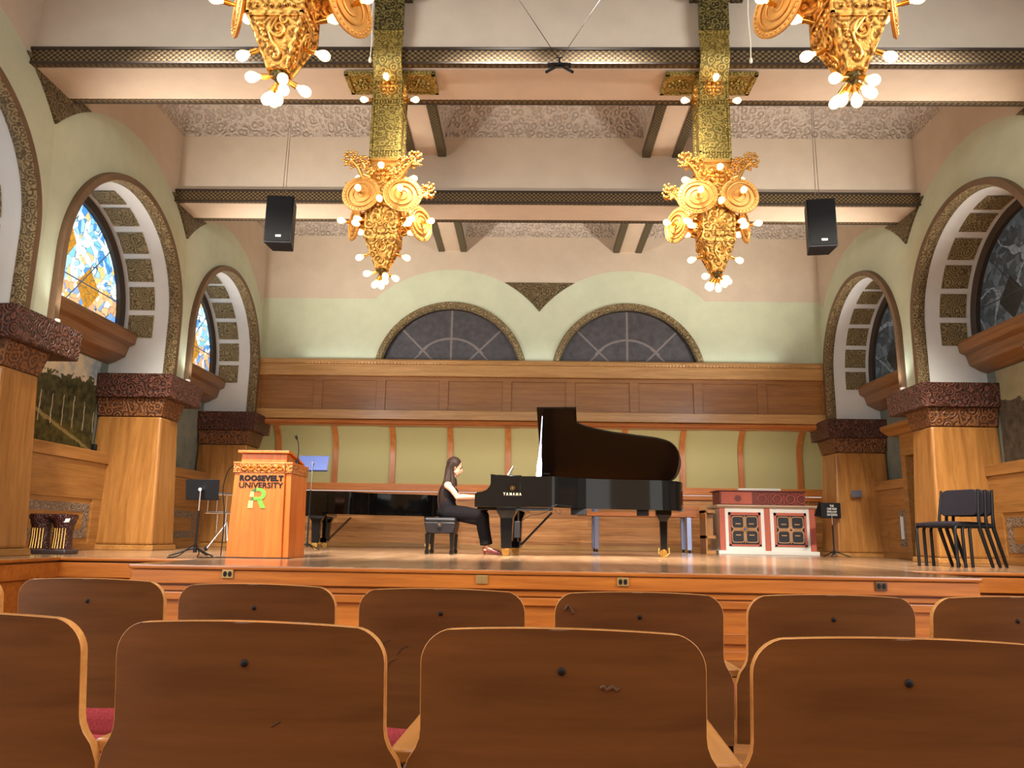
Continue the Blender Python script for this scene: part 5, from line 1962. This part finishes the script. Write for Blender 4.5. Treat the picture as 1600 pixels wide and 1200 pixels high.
def make_seat():
    t = thing('auditorium_seat', 'seat', 'seat', (0, 0, 0), 0, 'wooden auditorium seats')
    HW, ZT, ZB, RC = 0.232, 0.757, 0.36, 0.052
    def hw(z):
        w_ = HW
        if z > ZT - RC:
            w_ = HW - RC + math.sqrt(max(0, RC * RC - (z - ZT + RC) ** 2))
        if z < 0.60:
            w_ += 0.03 * min(1, ((0.60 - z) / 0.06)) ** 2
        return w_
    zs = [ZB, 0.45, 0.52, 0.55, 0.57, 0.585, 0.60, 0.64, 0.68, ZT - RC] + [ZT - RC + RC * math.sin(a) for a in [PI / 2 * i / 8 for i in range(1, 9)]]
    NU = 16
    def pt(u, z, d):
        x = (2 * u - 1) * hw(z)
        k = (z - ZB) / (ZT - ZB)
        return (x, 0.28 * x * x - 0.055 * k + d, z + 0.010 * k ** 3 * (1 - (x / HW) ** 2) - 0.012 * k ** 3 * 0)
    g = G()
    nz = len(zs)
    Fr = [[g.bm.verts.new(pt(i / NU, z, 0.0)) for i in range(NU + 1)] for z in zs]
    Bk = [[g.bm.verts.new(pt(i / NU, z, 0.018)) for i in range(NU + 1)] for z in zs]
    for A in (Fr, Bk):
        for j in range(nz - 1):
            for i in range(NU):
                g.bm.faces.new((A[j][i], A[j][i + 1], A[j + 1][i + 1], A[j + 1][i]))
    rim = [(j, 0) for j in range(nz)] + [(nz - 1, i) for i in range(1, NU + 1)] + [(j, NU) for j in range(nz - 2, -1, -1)] + [(0, i) for i in range(NU - 1, 0, -1)]
    for a, b in zip(rim, rim[1:] + rim[:1]):
        try:
            g.bm.faces.new((Fr[a[0]][a[1]], Fr[b[0]][b[1]], Bk[b[0]][b[1]], Bk[a[0]][a[1]])).material_index = 1
        except ValueError:
            pass
    ob = obj('backrest', g, [M['seat'], M['seat_edge']], t, smooth=50, bevel=0.006, seg=3)
    ob.modifiers['bevel'].material = 1
    g = G()
    g.ball((0.0, -0.0475, 0.700), 0.0065, (1, 0.5, 1), 12, 6)
    obj('bolt', g, M['blackmat'], t, smooth=50)
    g = G()
    g.box(-0.215, 0.215, 0.05, 0.47, 0.36, 0.45)
    g.box(-0.20, 0.20, -0.015, 0.10, 0.29, 0.40)
    obj('cushion', g, M['red_cloth'], t, smooth=60, bevel=0.04, seg=4)
    g = G()
    g.box(-0.292, -0.238, 0.03, 0.36, 0.53, 0.556)
    obj('armrest', g, M['armwood'], t, smooth=30, bevel=0.006)
    for s in (-1,):
        g = G()
        x = -0.265
        g.prism([(0.10, 0.0), (0.30, 0.0), (0.25, 0.10), (0.22, 0.40), (0.24, 0.50), (0.20, 0.532), (0.12, 0.532), (0.09, 0.50), (0.10, 0.40)], 'x', x - 0.018, x + 0.018)
        fr = obj('iron_standard', g, M['blackmetal'], t, smooth=30, bevel=0.008)
        g = G()
        g.cone((x - 0.028, 0.16, 0.50), (x + 0.028, 0.16, 0.50), 0.02, 0.02, 14)
        obj('pivot_bolt', g, M['blackmetal'], fr, smooth=40)
    return t


seat0 = make_seat()
ROWS = {(0, -2): (-1.17, 1.43, -6), (0, -1): (-0.635, 1.365, -4), (0, 0): (-0.115, 1.345, -3), (0, 1): (0.415, 1.30, -3),
        (1, -3): (-2.03, 2.46, -3), (1, -2): (-1.50, 2.42, -3), (1, -1): (-0.95, 2.30, -3), (1, 0): (-0.41, 2.235, -2), (1, 1): (0.135, 2.235, 0), (1, 2): (0.67, 2.26, 1), (1, 3): (1.20, 2.31, 2)}
SEATS = {}
for i, ((r, k), (x, y, a)) in enumerate(ROWS.items()):
    o = seat0 if i == 0 else dup(seat0)
    o.location = (x, y, 0)
    o.rotation_euler = (0, 0, rad(a))
    o['label'] = seat_label(r, k)
    SEATS[(r, k)] = o


def back_mark(o, pts, mat, name, wd=0.0025):
    """a mark lying on the rear face of a seat back: pts are (x, z)"""
    def on(x, z):
        k = (z - 0.36) / 0.397
        return (x, 0.28 * x * x - 0.055 * k - 0.0005, z)
    g = G()
    g.tube([on(x, z) for x, z in pts], wd, 6)
    obj(name, g, mat, o, smooth=50)


scuff = plain('grey_scuff', lin(84, 58, 36), 0.6)
scrat = plain('dark_scratch', lin(58, 34, 18), 0.6)
back_mark(SEATS[(0, 0)], [(0.062 + 0.005 * i, 0.676 + 0.003 * math.sin(i * 2.1)) for i in range(7)], scuff, 'grey_smudge', 0.003)
back_mark(SEATS[(0, -1)], [(0.048, 0.600), (0.056, 0.606), (0.062, 0.609)], scrat, 'scratch', 0.001)
for q in ((-0.17, 0.60), (-0.12, 0.585), (-0.15, 0.55), (-0.175, 0.525)):
    back_mark(SEATS[(1, 0)], [(q[0], q[1]), (q[0] + 0.012, q[1] + 0.018), (q[0] + 0.03, q[1] + 0.026)], scrat, 'scratch', 0.001)
back_mark(SEATS[(1, 1)], [(-0.205, 0.715), (-0.195, 0.728), (-0.188, 0.718), (-0.182, 0.706)], scuff, 'chip', 0.004)

# ------------------------------------------------------------------ the pianist
pr = thing('person', 'person with long brown hair in a sleeveless black top playing the open grand piano', 'person', (-1.30, 11.02, SZ))


def remesh(o, vox, smooth_it=6, f=0.5):
    r = o.modifiers.new('remesh', 'REMESH')
    r.mode = 'VOXEL'
    r.voxel_size = vox
    r.use_smooth_shade = True
    s = o.modifiers.new('smooth', 'SMOOTH')
    s.iterations = smooth_it
    s.factor = f
    return o


def chain(g, pts, rs):
    for i in range(len(pts) - 1):
        g.cap(pts[i], pts[i + 1], rs[i], rs[i + 1])


# local frame: x forward (towards the keys), y away from the viewer, z up from the stage boards
SH, EL, WR = 0.965, 0.80, 0.80
g = G()
# torso, neck
chain(g, [(0.0, 0, 0.60), (-0.03, 0, 0.74), (0.0, 0, 0.90), (0.01, 0, 0.985)], [0.115, 0.10, 0.105, 0.07])
chain(g, [(-0.01, -0.12, SH - 0.01), (0.01, 0.0, SH), (-0.01, 0.12, SH - 0.01)], [0.05, 0.062, 0.05])
chain(g, [(0.01, 0, 0.99), (0.045, 0, 1.09)], [0.048, 0.045])
# head: skull, jaw, chin, nose, lips, ear, brow
hc = Vector((0.075, 0, 1.215))
tilt = Matrix.Rotation(rad(14), 4, 'Y')
def H(x, y, z):
    return hc + tilt @ Vector((x, y, z))
g.ball(H(-0.012, 0, 0.03), 0.1, (0.98, 0.76, 0.98), 24, 16)
g.ball(H(0.035, 0, -0.035), 0.072, (0.78, 0.80, 1.05), 20, 12)
g.ball(H(0.052, 0, -0.095), 0.030, (0.9, 1.1, 0.8))
g.cap(H(0.02, -0.045, -0.065), H(0.05, -0.012, -0.10), 0.022, 0.018)
g.cap(H(0.02, 0.045, -0.065), H(0.05, 0.012, -0.10), 0.022, 0.018)
g.cone(H(0.082, 0, 0.018), H(0.108, 0, -0.027), 0.008, 0.0135, 10)
g.ball(H(0.106, 0, -0.029), 0.0135)
g.cone(H(0.09, 0, -0.045), H(0.106, 0, -0.03), 0.012, 0.012, 8)
g.ball(H(0.086, 0, -0.058), 0.013, (0.9, 1.5, 0.55))
g.ball(H(0.083, 0, -0.071), 0.013, (0.9, 1.4, 0.6))
g.cap(H(0.082, -0.035, 0.025), H(0.09, -0.008, 0.022), 0.010, 0.010)
g.cap(H(0.082, 0.035, 0.025), H(0.09, 0.008, 0.022), 0.010, 0.010)
for s in (-1, 1):
    g.ball(H(-0.005, s * 0.078, -0.01), 0.026, (0.7, 0.35, 1.1))
# arms, hands with five fingers curved onto the keys
for s in (-1, 1):
    sh, el, wr = (-0.015, s * 0.165, SH - 0.015), (0.135, s * 0.215, EL - 0.015), (0.36, s * 0.185, WR - 0.005)
    mid = (0.06, s * 0.20, 0.885)
    chain(g, [(0.0, s * 0.11, SH - 0.01), sh, mid, el], [0.05, 0.05, 0.042, 0.036])
    chain(g, [el, (0.22, s * 0.207, 0.792), wr], [0.038, 0.037, 0.023])
    kn = (0.435, s * 0.18, WR + 0.005)
    g.cap(wr, (0.40, s * 0.183, WR + 0.003), 0.022, 0.024)
    for k in range(4):
        y = kn[1] + (k - 1.5) * 0.019 * s
        ln = (0.062, 0.072, 0.068, 0.052)[k]
        b = (0.395, s * 0.182 + (k - 1.5) * 0.013 * s, WR + 0.006)
        p1 = (0.437, y, WR + 0.012)
        p2 = (0.437 + ln * 0.55, y, WR + 0.002)
        p3 = (0.437 + ln * 0.85, y, WR - 0.030)
        chain(g, [b, p1, p2, p3], [0.012, 0.0105, 0.0085, 0.007])
    y = kn[1] - 1.6 * 0.022 * s
    chain(g, [(0.375, s * 0.175, WR - 0.004), (0.405, y, WR - 0.012), (0.437, y - 0.008 * s, WR - 0.018), (0.462, y - 0.006 * s, WR - 0.03)], [0.016, 0.012, 0.010, 0.008])
# pelvis, legs, feet
for s in (-1, 1):
    hip, kne, ank = (0.0, s * 0.085, 0.575), (0.50, s * 0.10, 0.53), (0.56, s * 0.10, 0.145)
    chain(g, [(0.0, 0, 0.6), hip, kne], [0.10, 0.085, 0.055])
    chain(g, [kne, (0.515, s * 0.10, 0.36), ank], [0.052, 0.048, 0.032])
    chain(g, [ank, (0.535, s * 0.10, 0.075)], [0.032, 0.028])
    chain(g, [(0.545, s * 0.10, 0.10), (0.64, s * 0.10, 0.055), (0.70, s * 0.10, 0.035)], [0.030, 0.028, 0.02])
body = obj('body', g, M['skin'], pr, smooth=60)
remesh(body, 0.006, 4)
# sleeveless top
g = G()
chain(g, [(-0.01, 0, 0.58), (-0.04, 0, 0.72), (-0.01, 0, 0.86), (0.0, 0, 0.95)], [0.148, 0.128, 0.126, 0.08])
g.ball((0.065, -0.05, 0.865), 0.062, (1, 1, 1.1))
g.ball((0.065, 0.05, 0.865), 0.062, (1, 1, 1.1))
g.ball((0.02, 0, 0.60), 0.13, (1.05, 1.15, 0.75), 20, 12)
chain(g, [(-0.01, -0.10, SH - 0.008), (0.0, 0.0, SH - 0.01), (-0.01, 0.10, SH - 0.008)], [0.056, 0.066, 0.056])
for s in (-1, 1):
    g.ball((-0.02, s * 0.06, 0.85), 0.095, (0.9, 1.0, 1.25), 18, 12)
top = obj('sleeveless_top', g, M['blouse'], pr, smooth=60)
remesh(top, 0.008, 6)
# wide trousers
g = G()
g.ball((-0.02, 0, 0.575), 0.15, (1.02, 1.18, 0.70), 20, 12)
for s in (-1, 1):
    chain(g, [(0.0, s * 0.085, 0.575), (0.25, s * 0.095, 0.56), (0.485, s * 0.10, 0.535)], [0.115, 0.103, 0.086])
    chain(g, [(0.485, s * 0.10, 0.525), (0.495, s * 0.10, 0.38), (0.535, s * 0.10, 0.20)], [0.086, 0.088, 0.082])
    g.cone((0.535, s * 0.10, 0.21), (0.545, s * 0.10, 0.135), 0.082, 0.085, 18)
    chain(g, [(0.15, s * 0.09, 0.52), (0.40, s * 0.10, 0.46)], [0.07, 0.055])
tr = obj('trousers', g, M['trousers'], pr, smooth=60)
remesh(tr, 0.009, 5)
# slingback shoes
for s in (-1, 1):
    g = G()
    y = s * 0.10
    chain(g, [(0.635, y, 0.05), (0.70, y, 0.034), (0.765, y, 0.022)], [0.036, 0.033, 0.014])
    g.cap((0.51, y, 0.075), (0.62, y, 0.035), 0.018, 0.022)
    sh_ = obj('slingback_shoe', g, M['shoe'], pr, smooth=60)
    remesh(sh_, 0.006, 3)
    g = G()
    g.cone((0.512, y, 0.07), (0.520, y, 0.002), 0.018, 0.009, 10)
    obj('heel', g, M['shoe'], sh_, smooth=40)
    g = G()
    g.tube(smooth_line([(0.63, y - 0.035, 0.06), (0.56, y - 0.036, 0.085), (0.51, y - 0.02, 0.095), (0.498, y, 0.095), (0.51, y + 0.02, 0.095), (0.56, y + 0.036, 0.085), (0.63, y + 0.035, 0.06)], 3), 0.006, 6)
    obj('strap', g, M['shoe'], sh_, smooth=50)
# long straight hair falling over the back and shoulders
g = G()
g.ball(H(-0.034, 0, 0.045), 0.110, (0.98, 0.84, 0.97), 24, 16)
rn = random.Random(5)
for k in range(120):
    a = rn.uniform(-1.0, 1.0)
    s = -1 if a < 0 else 1
    a = abs(a)
    st = H(rn.uniform(-0.08, 0.025), s * 0.02 * rn.random(), 0.125 + rn.uniform(-0.01, 0.0))
    fw = rn.uniform(0, 1)
    side = H(-0.07 + 0.065 * fw - 0.02 * rn.random(), s * (0.04 + 0.045 * a + 0.008 * rn.random()), 0.05)
    low = H(-0.10 + 0.095 * fw, s * (0.05 + 0.045 * a), -0.07)
    xx = -0.115 + 0.175 * fw
    z1 = rn.uniform(0.62, 0.72) if fw < 0.55 else rn.uniform(0.80, 0.88)
    yy = s * (0.045 + 0.085 * a)
    pts = [st, side, low, (xx + 0.03, yy, 0.99), (xx - 0.005, yy * 1.05, 0.86), (xx - 0.015 * (fw < 0.5), yy * (1.0 if fw < .55 else .8), z1)]
    g.tube(smooth_line(pts, 4), [0.012] * 16 + [0.011, 0.009, 0.007, 0.005, 0.003], 6)
for k in range(30):
    y = rn.uniform(-0.085, 0.085)
    pts = [H(-0.07, y * 0.6, 0.10), H(-0.115, y, 0.0), (-0.07, y * 1.2, 1.02), (-0.13, y * 1.25, 0.88), (-0.145, y * 1.2, 0.74), (-0.13, y * 1.1, rn.uniform(0.60, 0.68))]
    g.tube(smooth_line(pts, 4), [0.013] * 16 + [0.012, 0.01, 0.008, 0.005, 0.003], 6)
obj('hair', g, M['hair'], pr, smooth=60)
g = G()
for s in (-1, 1):
    g.ball(H(0.081, s * 0.030, 0.004), 0.0115, (0.8, 1.1, 0.8))
obj('eyes', g, plain('eye', lin(40, 28, 24), 0.3), pr, smooth=60)
g = G()
for s in (-1, 1):
    g.tube([H(0.080, s * 0.048, 0.026), H(0.092, s * 0.03, 0.033), H(0.096, s * 0.014, 0.030)], [0.003, 0.0045, 0.003], 6)
obj('eyebrows', g, M['hair'], pr, smooth=60)
g = G()
g.ball(H(0.093, 0, -0.059), 0.010, (0.7, 1.7, 0.42))
g.ball(H(0.090, 0, -0.070), 0.010, (0.7, 1.5, 0.5))
obj('lips', g, plain('lip', lin(186, 104, 98), 0.4), pr, smooth=60)
